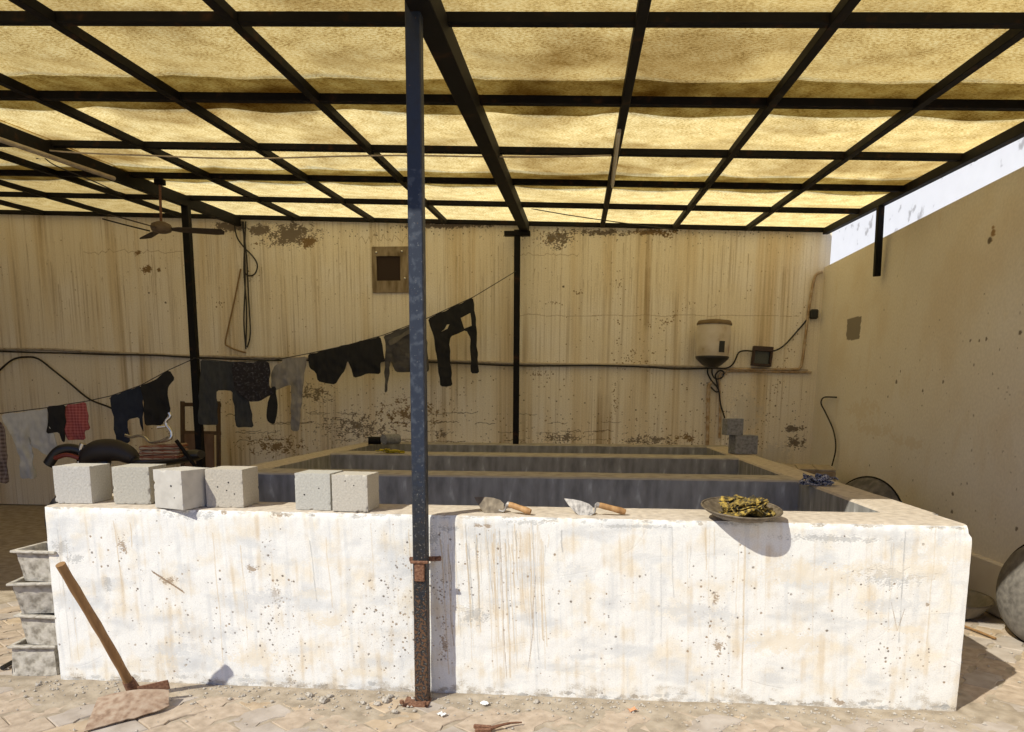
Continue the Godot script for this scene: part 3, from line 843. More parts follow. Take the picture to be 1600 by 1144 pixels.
func front_post_material() -> StandardMaterial3D:
	var w := 256
	var h := 2048
	var k := canvas(w, h, 111)
	var chip := noise_bytes(112, 0.085, w, h, Vector2(1, 1), 4)
	var soft := noise_bytes(113, 0.03, w, h, Vector2.ONE, 5)
	var navy := srgb(Color(0.011, 0.018, 0.034))
	var black := srgb(Color(0.011, 0.011, 0.011))
	var haze := srgb(Color(0.085, 0.10, 0.125))
	var cream := srgb(Color(0.42, 0.37, 0.29))
	var rust := srgb(Color(0.15, 0.07, 0.03))
	var o := 0
	for y in h:
		var hgt := (1.0 - float(y) / h) * 3.06
		var f := clampf((1.25 - hgt) / 0.5, 0, 1)      # the knocked-about lower metre has lost its blue coat
		var g := clampf((0.75 - hgt) / 0.4, 0, 1)
		for x in w:
			var i := y * w + x
			var s := soft[i] / 255.0
			var n := chip[i] / 255.0
			var c := navy.lerp(black, clampf(f * 0.9 + (s - 0.5), 0, 1))
			if hgt < 2.35: c = c.lerp(haze, clampf((s - 0.52) * 2.5, 0, 0.55) * (1.0 - f))
			var thr := 0.9 if hgt > 2.25 else lerpf(0.79, 0.70, f)
			if n > thr: c = c.lerp(cream, clampf((n - thr) * 6.0, 0, 0.5))
			elif n < lerpf(0.12, 0.5, g): c = c.lerp(rust, 0.8)
			k.c[o] = int(c.r * 255); k.c[o + 1] = int(c.g * 255); k.c[o + 2] = int(c.b * 255)
			k.b[i] = 170 - (40 if n > thr else 0) - int(30 * g * s)
			o += 3
	var m := canvas_material(k, 0.5, 0.12)
	m.uv1_triplanar = true
	m.uv1_world_triplanar = true
	m.uv1_scale = Vector3(1.0 / 0.38, 1.0 / 3.06, 1.0 / 0.38)
	m.uv1_offset = Vector3(0, 0, 0)
	return m

func tank_wall(t: Node3D, called: String, a: Vector2, b: Vector2, c: Vector2, d: Vector2, inner: Material, edge_seed: int) -> MeshInstance3D:      # plan corners; top cement, sides rendered grey
	var mesh := ArrayMesh.new()
	var y := TH
	var v := func(p: Vector2, yy: float) -> Vector3: return Vector3(p.x, yy, p.y) - t.position
	var st := begin()
	st.set_smooth_group(-1)
	var pts := [a, b, c, d]
	var ctr := (a + b + c + d) / 4.0
	var bev := 0.012
	var inn := []
	var along := (b - a).normalized()
	for p in pts:
		var off: Vector2 = ctr - p
		off -= along * off.dot(along)
		inn.append(p + off.normalized() * bev)
	var nz := noise(edge_seed, 5.0, 4)
	# top, in strips so that its edges wander a little
	var n := 40
	for i in n:
		var q := []
		for s in [float(i) / n, float(i + 1) / n]:
			var e0: Vector2 = inn[0].lerp(inn[1], s)
			var e1: Vector2 = inn[3].lerp(inn[2], s)
			var w0 := 0.006 * nz.get_noise_1d(s * 30.0)
			var w1 := 0.006 * nz.get_noise_1d(s * 30.0 + 70.0)
			q.append([v.call(e0, y + w0 * 0.5), v.call(e1, y + w1 * 0.5), v.call(pts[0].lerp(pts[1], s), y - bev + w0), v.call(pts[3].lerp(pts[2], s), y - bev + w1)])
		quad(st, q[0][0], q[1][0], q[1][1], q[0][1], Vector3.UP)
		quad(st, q[0][0], q[1][0], q[1][2], q[0][2], Vector3.UP)
		quad(st, q[0][1], q[1][1], q[1][3], q[0][3], Vector3.UP)
	st.generate_normals()
	st.commit(mesh)
	mesh.surface_set_material(0, M.rim if called == "end_wall" else M.rim_grey)
	st = begin()
	st.set_smooth_group(-1)
	for i in 4:
		var j := (i + 1) % 4
		var m2: Vector2 = (pts[i] + pts[j]) * 0.5 - ctr
		quad(st, v.call(pts[i], 0.0), v.call(pts[j], 0.0), v.call(pts[j], y - bev), v.call(pts[i], y - bev), Vector3(m2.x, 0, m2.y))
	st.generate_normals()
	st.commit(mesh)
	mesh.surface_set_material(1, inner)
	var o := MeshInstance3D.new()
	o.mesh = mesh
	o.name = called
	t.add_child(o, true)
	return o

func build_tank() -> void:
	var t := thing("curing_tank", "long whitewashed concrete water tank divided into three empty bays", "water tank", Vector3(-0.37, 0, -6.0))
	var lx := -2.53
	var li := -2.29
	var zi := -3.635
	# front wall: a fine grid for the battered painted face
	var mesh := ArrayMesh.new()
	var st := begin()
	st.set_smooth_group(0)
	var nx := 300
	var ny := 48
	var nz := noise(121, 6.0, 4)
	var nc := noise(122, 11.0, 4)
	var grid := []
	for j in ny + 1:
		for i in nx + 1:
			var s := float(i) / nx
			var r := float(j) / ny
			var x := lerpf(lerpf(-2.51, -2.55, r), lerpf(1.79, 1.752, r), s)
			var z := lerpf(lerpf(-3.322, -3.365, r), lerpf(-3.335, -3.285, r), s)
			var y := r * TH
			var dt := TH - y
			var edge := minf(minf(x + 2.55, 1.79 - x), dt)
			z += 0.0028 * nz.get_noise_2d(x, y) + 0.0015 * nc.get_noise_2d(x * 3.0, y * 3.0)
			z -= 0.007 * exp(-maxf(edge, 0.0) * 110.0)
			var ch := clampf(nc.get_noise_1d(x * 4.0) * 1.6 - 0.15, 0, 1)
			if dt < 0.03: z -= 0.014 * ch * (1.0 - dt / 0.03)
			if x > 1.66 and dt < 0.075: z -= 0.022 * clampf((x - 1.66) / 0.08, 0, 1) * clampf(1.0 - dt / 0.075, 0, 1)
			if j == ny: y -= 0.008 * ch + 0.004
			if x > 1.735 and j > ny - 3: x -= 0.012
			grid.append([Vector3(x, y, z) - t.position, Vector2(s, 1.0 - r)])
	for j in ny:
		for i in nx:
			var a := j * (nx + 1) + i
			uvquad(st, [grid[a][0], grid[a + 1][0], grid[a + nx + 2][0], grid[a + nx + 1][0]], [grid[a][1], grid[a + 1][1], grid[a + nx + 2][1], grid[a + nx + 1][1]], Vector3.BACK)
	st.generate_normals()
	st.commit(mesh)
	mesh.surface_set_material(0, tank_face_material())
	st = begin()
	st.set_smooth_group(0)
	for i in nx:
		var a := ny * (nx + 1) + i
		var p0: Vector3 = grid[a][0]
		var p1: Vector3 = grid[a + 1][0]
		var q0 := Vector3(p0.x, TH - t.position.y + 0.003 * nz.get_noise_1d(p0.x * 3.0), p0.z - 0.02)
		var q1 := Vector3(p1.x, TH - t.position.y + 0.003 * nz.get_noise_1d(p1.x * 3.0), p1.z - 0.02)
		var r0 := Vector3(p0.x, TH, zi - t.position.z + 0.006 * nz.get_noise_1d(p0.x * 2.0 + 50.0))
		var r1 := Vector3(p1.x, TH, zi - t.position.z + 0.006 * nz.get_noise_1d(p1.x * 2.0 + 50.0))
		quad(st, p0, p1, q1, q0, Vector3(0, 1, 1))
		quad(st, q0, q1, r1, r0, Vector3.UP)
	st.generate_normals()
	st.commit(mesh)
	mesh.surface_set_material(1, M.rim)
	st = begin()
	st.set_smooth_group(-1)
	var o := t.position
	quad(st, Vector3(lx, 0, zi) - o, Vector3(1.77, 0, zi) - o, Vector3(1.77, TH - 0.004, zi) - o, Vector3(lx, TH - 0.004, zi) - o, Vector3.FORWARD)
	st.generate_normals()
	st.commit(mesh)
	mesh.surface_set_material(2, M.cement)
	st = begin()
	st.set_smooth_group(-1)
	for e in [0, nx]:
		for j in ny:
			var a := j * (nx + 1) + e as int
			var p0: Vector3 = grid[a][0]
			var p1: Vector3 = grid[a + nx + 1][0]
			quad(st, p0, p1, Vector3(p1.x, p1.y, zi - o.z), Vector3(p0.x, p0.y, zi - o.z), Vector3(-1 if e == 0 else 1, 0, 0))
	st.generate_normals()
	st.commit(mesh)
	mesh.surface_set_material(3, M.patch_paint)
	inst("front_wall", mesh, t)
	tank_wall(t, "end_wall", Vector2(lx, zi), Vector2(lx + 0.03, -8.76), Vector2(li - 0.03, -8.76), Vector2(li, zi), M.cement, 131)
	tank_wall(t, "end_wall", Vector2(1.535, zi), Vector2(1.60, -8.76), Vector2(1.86, -8.76), Vector2(1.775, zi), M.cement, 132)
	tank_wall(t, "divider_wall", Vector2(li - 0.01, -5.08), Vector2(1.56, -5.08), Vector2(1.565, -5.43), Vector2(li - 0.01, -5.43), M.cement, 133)
	tank_wall(t, "divider_wall", Vector2(li - 0.02, -7.0), Vector2(1.58, -7.0), Vector2(1.585, -7.4), Vector2(li - 0.02, -7.4), M.cement, 134)
	tank_wall(t, "back_wall", Vector2(lx + 0.03, -8.762), Vector2(1.86, -8.762), Vector2(1.86, -9.046), Vector2(lx + 0.03, -9.046), M.cement, 135)
	st = begin()
	quad(st, Vector3(li, 0.1, zi) - o, Vector3(1.55, 0.1, zi) - o, Vector3(1.59, 0.1, -8.76) - o, Vector3(li, 0.1, -8.76) - o, Vector3.UP)
	part("tank_floor", st, M.cement, t)

# ------------------------------------------------------------------ things on and around the tank
func build_cubes() -> void:
	# [left bottom pixel, right bottom pixel of the front face, label]
	var spec := [
		[84.0, 787.0, 147.0, 787.5, "pale concrete test cube at the end of the row, above the stacked moulds"],
		[177.0, 788.0, 237.0, 788.5, "pale concrete test cube between the end cube and the overhanging cube"],
		[240.0, 793.5, 289.0, 798.0, "turned smooth concrete test cube jutting over the tank edge"],
		[323.0, 793.0, 381.0, 794.0, "pitted concrete test cube right beside the turned overhanging cube"],
		[462.0, 797.0, 517.0, 798.5, "concrete test cube of the touching pair, farther from the blue post"],
		[519.5, 799.5, 575.0, 801.0, "concrete test cube of the touching pair, nearer the blue post"]]
	var s := 0.168
	var protos := []
	for v in 6:
		var st := begin()
		st.set_smooth_group(0)
		var nz := noise(140 + v, 9.0, 3)
		var nf := noise(150 + v, 45.0, 2)
		var n := 26
		var dis := func(q: Vector3) -> Vector3:      # chips along the arrises
			var a := q.abs()
			var e := [a.x, a.y, a.z]
			e.sort()
			var edge: float = (s * 0.5 - e[1]) / s
			var bite := maxf(0.0, nz.get_noise_3dv(q * 2.6) - 0.26) * 0.022 * exp(-edge * 26.0) + 0.0008 * exp(-edge * 60.0)
			return q - q.normalized() * bite + q.normalized() * 0.0006 * nf.get_noise_3dv(q * 8.0)
		for ax in 3:
			for sg in [-1.0, 1.0]:
				st.set_smooth_group(ax * 2 + (1 if sg > 0.0 else 0))
				for i in n:
					for j in n:
						var p := []
						for e in [[i, j], [i + 1, j], [i + 1, j + 1], [i, j + 1]]:
							var q := Vector3.ZERO
							q[ax] = sg * s * 0.5
							q[(ax + 1) % 3] = (e[0] / float(n) - 0.5) * s
							q[(ax + 2) % 3] = (e[1] / float(n) - 0.5) * s
							p.append(dis.call(q) + Vector3(0, s * 0.5, 0))
						var o := Vector3.ZERO
						o[ax] = sg
						quad(st, p[0], p[1], p[2], p[3], o)
		protos.append(commit(st, M.cube))
	var tones := [Color(1, 1, 1), Color(0.96, 0.955, 0.93), Color.WHITE, Color(0.985, 0.965, 0.93), Color(0.97, 0.975, 0.965), Color(1, 0.985, 0.955)]
	var smooth_m := grained([[0.0, Color(0.40, 0.375, 0.335)], [0.5, Color(0.47, 0.445, 0.40)], [1.0, Color(0.53, 0.505, 0.46)]], 0.4, 151, 0.02, 0.9, 0.0, 0.03)
	var pits := [[], [], [[0.02, 0.10, 0.005], [0.035, 0.05, 0.003]], [[-0.03, 0.09, 0.0035], [0.02, 0.11, 0.004], [0.01, 0.075, 0.003], [0.045, 0.06, 0.003]], [[-0.04, 0.07, 0.004], [0.03, 0.10, 0.003]], [[0.02, 0.12, 0.003], [-0.02, 0.14, 0.003]]]
	for i in 6:
		var q: Array = spec[i]
		var a := ony(q[0], q[1], TH)
		var b := ony(q[2], q[3], TH)
		var ang := -atan2(b.z - a.z, b.x - a.x)
		var mid := (a + b) * 0.5
		var t := thing("concrete_cube", q[4], "concrete cube", Vector3.ZERO, "concrete cubes on the front rim")
		t.rotation.y = ang
		var wdt := clampf(a.distance_to(b), 0.155, 0.185)
		t.scale = Vector3.ONE * (wdt / s)
		t.position = mid + Basis(Vector3.UP, ang) * Vector3(0, 0, -wdt * 0.5)
		t.position.y = TH + 0.002
		var body := inst("block", protos[i], t)
		var bm: StandardMaterial3D = smooth_m if i == 2 else M.cube.duplicate()
		bm.albedo_color = tones[i]
		bm.uv1_offset = Vector3(i * 0.37, i * 0.61, i * 0.23)
		body.material_override = bm
		for p in pits[i]:      # air holes
			var sp := begin()
			lathe(sp, [Vector2(0.0, 0.0006), Vector2(p[2], 0.0006), Vector2(p[2] * 1.1, -0.001)], Transform3D(Basis(Vector3.RIGHT, PI / 2), Vector3(p[0], p[1], s * 0.5)), 9)
			part("air_hole", sp, M.cable, t)
	# two more on the far corner of the rim
	for q in [[1145.0, 711.5, 1182.0, 711.0, 0.0, "dark grey concrete block on the far tank corner, under another block"], [1133.0, 683.0, 1160.0, 683.0, 1.0, "small dark grey concrete block, topmost of the two under the water heater pipes"]]:
		var z := -7.5
		var a := onz(q[0], q[1], z)
		var b := onz(q[2], q[3], z)
		var w: float = b.x - a.x
		var hgt := 0.185 if q[4] == 0.0 else 0.165
		var sb := begin()
		cbox(sb, Transform3D(Basis(Vector3.UP, 0.18), Vector3(0, hgt * 0.5, -w * 0.4)), Vector3(w, hgt, w * 0.8), 0.005)
		var o := part("concrete_block", sb, M.cube_grey)
		o.position = Vector3((a.x + b.x) * 0.5, TH + 0.004 + (0.187 if q[4] == 1.0 else 0.0), z)
		tag(o, q[5], "concrete block", "dark concrete blocks on the far rim corner")

func build_trowels() -> void:
	var spec := [[[741, 777], [785, 801], [792, 787], [829, 803], "mason's trowel with a dark stained blade, resting nearer the blue post", 0.10, 0.5], [[881, 779], [926, 804], [931, 788], [977, 803], "mason's trowel with a clean narrow blade, resting nearer the iron pan", 0.075, -0.5]]
	for q in spec:
		var heel := ony(q[1][0], q[1][1], TH + 0.004)
		var t := thing("trowel", q[4], "trowel", heel, "trowels on the tank rim")
		var zt := heel.z - 0.06
		var tip := onz(q[0][0], q[0][1], zt) - heel
		var neck := onz(q[2][0], q[2][1], heel.z + 0.004) - heel
		var hend := ony(q[3][0], q[3][1] - 3, TH + 0.016) - heel
		# leaf-shaped blade
		var x := tip.normalized()
		var side := x.cross(Vector3(0.0, 0.55, 0.83)).normalized()
		if side.y < 0: side = -side
		var nn := x.cross(side).normalized()
		var ln := tip.length()
		var poly := PackedVector2Array()
		var prof := [[0.0, 0.0], [0.03, 0.35], [0.12, 0.85], [0.28, 1.0], [0.5, 0.86], [0.75, 0.5], [0.93, 0.14], [1.0, 0.0]]
		for p in prof: poly.append(Vector2(p[0] * ln, p[1] * q[5] * 0.5))
		for i in range(prof.size() - 2, 0, -1): poly.append(Vector2(prof[i][0] * ln, -prof[i][1] * q[5] * 0.5))
		var lift := Vector3.ZERO
		var st := begin()
		prism(st, poly, Transform3D(Basis(x, side, nn), lift), 0.0025, 0.0)
		part("blade", st, M.tool_steel if q[5] < 0.09 else M.pan, t)
		st = begin()
		var nk := smooth_path([tip * 0.12 + Vector3(0, 0.002, 0), Vector3(0.006, 0.006, 0.0), neck * 0.6 + Vector3(0.004, 0, 0), neck, neck.lerp(hend, 0.12)], 5)
		tube(st, nk, 0.0045, 8)
		part("tang", st, M.tool_steel, t)
		st = begin()
		var hp := []
		var hr := []
		for i in 9:
			var s := i / 8.0
			hp.append(neck.lerp(hend, 0.05 + 0.95 * s))
			hr.append([0.010, 0.0135, 0.0142, 0.0138, 0.0136, 0.014, 0.0152, 0.0155, 0.012][i])
		tube(st, hp, hr, 14)
		part("handle", st, M.wood, t)
		st = begin()
		tube(st, [neck.lerp(hend, 0.02), neck.lerp(hend, 0.10)], 0.0118, 14)
		part("ferrule", st, M.tool_steel, t)

func crumple(st: SurfaceTool, seed_: int, rad: Vector3, count: int, thick: float) -> void:      # a heap of folded cloth: many flattened looping folds
	rng.seed = seed_
	for i in count:
		var a := rng.randf() * TAU
		var lay := float(i) / count
		var r := sqrt(rng.randf()) * (1.0 - lay * 0.55)
		var c := Vector3(cos(a) * r * rad.x, lay * rad.y * 0.8, sin(a) * r * rad.z)
		var pts := []
		var a0 := rng.randf() * TAU
		var span := rng.randf_range(2.0, 4.6)
		var rr := rng.randf_range(0.35, 0.7)
		for s in 9:
			var u := s / 8.0
			var an := a0 + span * u
			var q := c + Vector3(cos(an) * rad.x * rr, 0, sin(an) * rad.z * rr) * (0.55 + 0.3 * sin(u * 5.0 + i))
			q.y = c.y + rad.y * 0.22 * sin(u * PI * 1.5 + i * 1.7) + rng.randf_range(0, 0.2) * rad.y
			var d := Vector2(q.x / rad.x, q.z / rad.z)
			if d.length() > 1.0:
				q.x /= d.length(); q.z /= d.length()
			q.y = maxf(thick * 0.4, q.y)
			pts.append(q)
		var path := smooth_path(pts, 3)
		var rads := []
		for s in path.size():
			var u := float(s) / (path.size() - 1)
			rads.append(thick * (0.35 + 0.75 * sin(PI * clampf(u * 0.94 + 0.03, 0, 1))) * rng.randf_range(0.8, 1.25))
		tube(st, path, rads, 8, true, rng.randf_range(0.18, 0.45))

func build_pan() -> void:
	var c := Vector3(0.775, TH + 0.003, -3.345)
	var tilt := Basis(Vector3.RIGHT, 0.13) * Basis(Vector3.BACK, -0.035)
	var t := thing("iron_pan", "shallow round iron mortar pan overhanging the tank edge", "pan", c)
	t.basis = tilt
	t.position.y = TH + 0.010
	var r := 0.172
	var st := begin()
	lathe(st, [Vector2(0, 0.004), Vector2(0.08, 0.005), Vector2(0.12, 0.014), Vector2(0.155, 0.033), Vector2(r, 0.046), Vector2(r + 0.004, 0.043), Vector2(0.158, 0.028), Vector2(0.122, 0.009), Vector2(0.082, 0.0), Vector2(0, 0.0)], Transform3D.IDENTITY, 56)
	part("bowl", st, M.pan, t)
	st = begin()
	var ring := []
	for i in 49: ring.append(Vector3(cos(TAU * i / 48) * (r + 0.002), 0.045, sin(TAU * i / 48) * (r + 0.002)))
	tube(st, ring, 0.0045, 8, false)
	part("rolled_rim", st, M.pan, t)
	st = begin()
	crumple(st, 161, Vector3(0.115, 0.066, 0.09), 60, 0.016)
	var cm := grained([[0.0, Color(0.02, 0.018, 0.01)], [0.5, Color(0.045, 0.036, 0.014)], [0.56, Color(0.30, 0.19, 0.03)], [0.74, Color(0.44, 0.30, 0.05)], [1.0, Color(0.55, 0.45, 0.16)]], 0.14, 162, 0.022, 0.9, 0.0, 0.05)
	var o := part("crumpled_cloth", st, cm)
	o.position = c + Vector3(0.022, 0.02, 0.012)
	tag(o, "crumpled yellow and black cloth lying in the iron pan", "cloth")
	# blue and white cloth and the lump beside it, on the side rim
	st = begin()
	crumple(st, 163, Vector3(0.12, 0.06, 0.09), 26, 0.014)
	var bm := grained([[0.0, Color(0.01, 0.012, 0.05)], [0.48, Color(0.02, 0.025, 0.09)], [0.55, Color(0.42, 0.43, 0.47)], [1.0, Color(0.6, 0.6, 0.62)]], 0.09, 164, 0.03, 0.9)
	o = part("crumpled_cloth", st, bm)
	o.position = ony(1280, 757, TH + 0.003)
	tag(o, "small dark blue and white patterned cloth on the shaded side rim", "cloth")
	st = begin()
	crumple(st, 165, Vector3(0.16, 0.035, 0.06), 16, 0.014)
	o = part("crumpled_cloth", st, plain(Color(0.42, 0.33, 0.02), 0.85))
	o.position = ony(608, 708, TH + 0.003)
	tag(o, "bright yellow cloth lying on the far divider of the tank", "cloth")

func build_hoe() -> void:
	var foot := Vector3(-2.035, 0.035, -3.165)
	var t := thing("digging_hoe", "rusty broad-bladed hoe with a thick wooden handle leaning up", "hoe", foot)
	var top := onz(95, 882, -2.86) - foot
	var st := begin()
	var pts := []
	var rr := []
	for i in 12:
		var s := i / 11.0
		pts.append(Vector3(0, 0, 0).lerp(top, s) + Vector3(0.004 * sin(s * 5.0), 0, 0.003 * cos(s * 4.0)))
		rr.append(0.0205 + 0.0012 * sin(i * 2.3) - 0.001 * s)
	tube(st, pts, rr, 14)
	part("handle", st, M.wood_dark, t)
	var q := [ony(153, 1090, 0.05), ony(264, 1078, 0.06), ony(263, 1106, 0.018), ony(131, 1143, 0.008)]
	st = begin()
	st.set_smooth_group(0)
	var n := 12
	var nz := noise(171, 9.0, 3)
	var g := []
	for j in n + 1:
		for i in n + 1:
			var u := i / float(n)
			var v := j / float(n)
			var p: Vector3 = (q[0] as Vector3).lerp(q[1], u).lerp((q[3] as Vector3).lerp(q[2], u), v)
			p.y += 0.018 * sin(PI * u) * (1.0 - v) + 0.003 * nz.get_noise_2d(u, v)
			if j == n: p += (q[3] - q[0]).normalized() * 0.010 * nz.get_noise_1d(u * 4.0)
			if u > 0.9 and v > 0.75: p += (q[0] - q[3]) * 0.08 * (u - 0.9) * 10.0
			g.append(p - foot)
	for j in n:
		for i in n:
			var a := j * (n + 1) + i
			quad(st, g[a], g[a + 1], g[a + n + 2], g[a + n + 1], Vector3(0, 1, 0.4))
			var d := Vector3(0, -0.004, 0)
			quad(st, g[a] + d, g[a + 1] + d, g[a + n + 2] + d, g[a + n + 1] + d, Vector3(0, -1, 0))
	st.set_smooth_group(-1)
	for i in n:
		for e in [[i, i + 1], [n * (n + 1) + i, n * (n + 1) + i + 1], [i * (n + 1), (i + 1) * (n + 1)], [i * (n + 1) + n, (i + 1) * (n + 1) + n]]:
			quad(st, g[e[0]], g[e[1]], g[e[1]] + Vector3(0, -0.004, 0), g[e[0]] + Vector3(0, -0.004, 0), g[e[0]])
	part("blade", st, M.hoe, t)
	st = begin()      # socket and the folded back of the blade
	var ax := top.normalized()
	tube(st, [ax * -0.02, ax * 0.06], [0.032, 0.026], 14)
	part("socket", st, M.rust, t)
	st = begin()
	beam(st, (q[0] + q[1]) * 0.5 - foot + Vector3(0.01, 0.004, -0.02), q[1] - foot + Vector3(-0.005, 0.022, -0.012), 0.008, 0.045, 0.002)
	part("folded_edge", st, M.rust, t)

func build_moulds() -> void:
	# four cement-crusted cube moulds in a stack beside the tank corner
	var spec := [
		[18.0, 1057.0, 0.225, 0.205, 0.158, 0.10, "cement crusted cube mould at the bottom of the stack, wide and square"],
		[34.0, 1004.0, 0.165, 0.20, 0.160, -0.05, "cement crusted tapered cube mould, second from the ground in the stack"],
		[19.0, 949.0, 0.185, 0.232, 0.165, 0.20, "cement crusted tapered cube mould, third from the ground in the stack"],
		[27.0, 890.0, 0.165, 0.205, 0.160, -0.04, "cement crusted tapered cube mould, topmost of the stack"]]
	var y := 0.002
	for i in 4:
		var q: Array = spec[i]
		var left := onz(q[0], q[1], -3.36)
		var w := maxf(q[2], q[3]) as float
		var t := thing("cube_mould", q[6], "mould", Vector3(left.x + w * 0.5, y, -3.36 - w * 0.5), "cement crusted cube moulds in a stack")
		t.rotation.y = q[5]
		var h: float = q[4]
		var b := q[2] * 0.5 as float
		var u := q[3] * 0.5 as float
		var nz := noise(181 + i, 22.0, 3)
		for s in 4:
			var rot := Basis(Vector3.UP, s * PI / 2)
			var st := begin()
			st.set_smooth_group(0)
			var n := 10
			for a in n:
				for c in n:
					var p := []
					for e in [[a, c], [a + 1, c], [a + 1, c + 1], [a, c + 1]]:
						var fu: float = e[0] / float(n) * 2.0 - 1.0
						var fv: float = e[1] / float(n)
						var wd := lerpf(b, u, fv)
						p.append(rot * Vector3(fu * wd, fv * h, wd + 0.005 * nz.get_noise_2d(fu + s * 7.0, fv)))
					quad(st, p[0], p[1], p[2], p[3], rot * Vector3.BACK)
					var k := rot * Vector3(0, 0, -0.011)
					quad(st, p[0] + k, p[1] + k, p[2] + k, p[3] + k, rot * Vector3.FORWARD)
			part("side_plate", st, M.mould, t)
			st = begin()      # rim flange
			cbox(st, Transform3D(rot, rot * Vector3(0, h - 0.006, u + 0.006)), Vector3(u * 2.0 + (0.036 if s % 2 == 0 else 0.0), 0.013, 0.024), 0.003)
			part("flange", st, M.mould, t)
		var sb := begin()
		cbox(sb, Transform3D(Basis.IDENTITY, Vector3(0, 0.006, 0)), Vector3(b * 2.0 - 0.02, 0.01, b * 2.0 - 0.02), 0.002)
		part("base_plate", sb, M.mould, t)
		y += h + 0.002

func torus(st: SurfaceTool, t: Transform3D, R: float, r: float, width: float, sides := 40) -> void:      # tyre body about the y axis of t
	var prof := []
	for i in 17:
		var a := TAU * i / 16.0
		var cx := cos(a)
		var sy := sin(a)
		prof.append(Vector2(R - r + signf(cx) * pow(absf(cx), 0.6) * r, signf(sy) * pow(absf(sy), 0.7) * width * 0.5))
	lathe(st, prof, t, sides)
func tyre(label: String, at: Vector3, R: float, r: float, width: float, turn: float, lean: float) -> void:
	var t := thing("old_tyre", label, "tyre", at, "")
	var bas := Basis(Vector3.UP, turn) * Basis(Vector3.BACK, PI / 2 + lean)
	var st := begin()
	torus(st, Transform3D(bas, Vector3(0, R, 0)), R, r, width)
	part("carcass", st, M.rubber, t)
	st = begin()
	for k in 44:      # tread blocks
		var a := TAU * k / 44.0
		for s in [-1.0, 0.0, 1.0]:
			var b2 := bas * Basis(Vector3.UP, -a)
			cbox(st, Transform3D(b2, Vector3(0, R, 0) + b2 * Vector3(R - 0.004, s * width * 0.27, 0)), Vector3(0.014, width * 0.2, TAU * R / 44.0 * 0.7), 0.003)
	part("tread", st, M.rubber, t)

func leaning_basin(label: String, at: Vector3, R: float, deep: float, turn: float, lean: float) -> void:
	var t := thing("mixing_basin", label, "basin", at, "iron basins along the boundary wall")
	var bas := Basis(Vector3.UP, turn) * Basis(Vector3.BACK, PI / 2 + lean)
	var prof := []
	for i in 13:
		var a := i / 12.0 * PI * 0.5
		prof.append(Vector2(R * sin(a), deep * cos(a)))
	var inner := [Vector2(R + 0.012, -0.002), Vector2(R + 0.012, -0.010)]
	for i in 13:
		var a := (12 - i) / 12.0 * PI * 0.5
		inner.append(Vector2((R - 0.008) * sin(a), (deep - 0.008) * cos(a) - 0.006))
	var st := begin()
	lathe(st, prof + inner, Transform3D(bas, Vector3(0, (R + 0.012) * cos(lean), 0)), 56)
	part("bowl", st, M.basin if R < 0.35 else M.rubber, t)
	st = begin()
	var ring := []
	for i in 57: ring.append(Transform3D(bas, Vector3(0, (R + 0.012) * cos(lean), 0)) * Vector3(cos(TAU * i / 56) * (R + 0.012), -0.006, sin(TAU * i / 56) * (R + 0.012)))
	tube(st, ring, 0.007, 8, false)
	part("rolled_rim", st, M.steel, t)

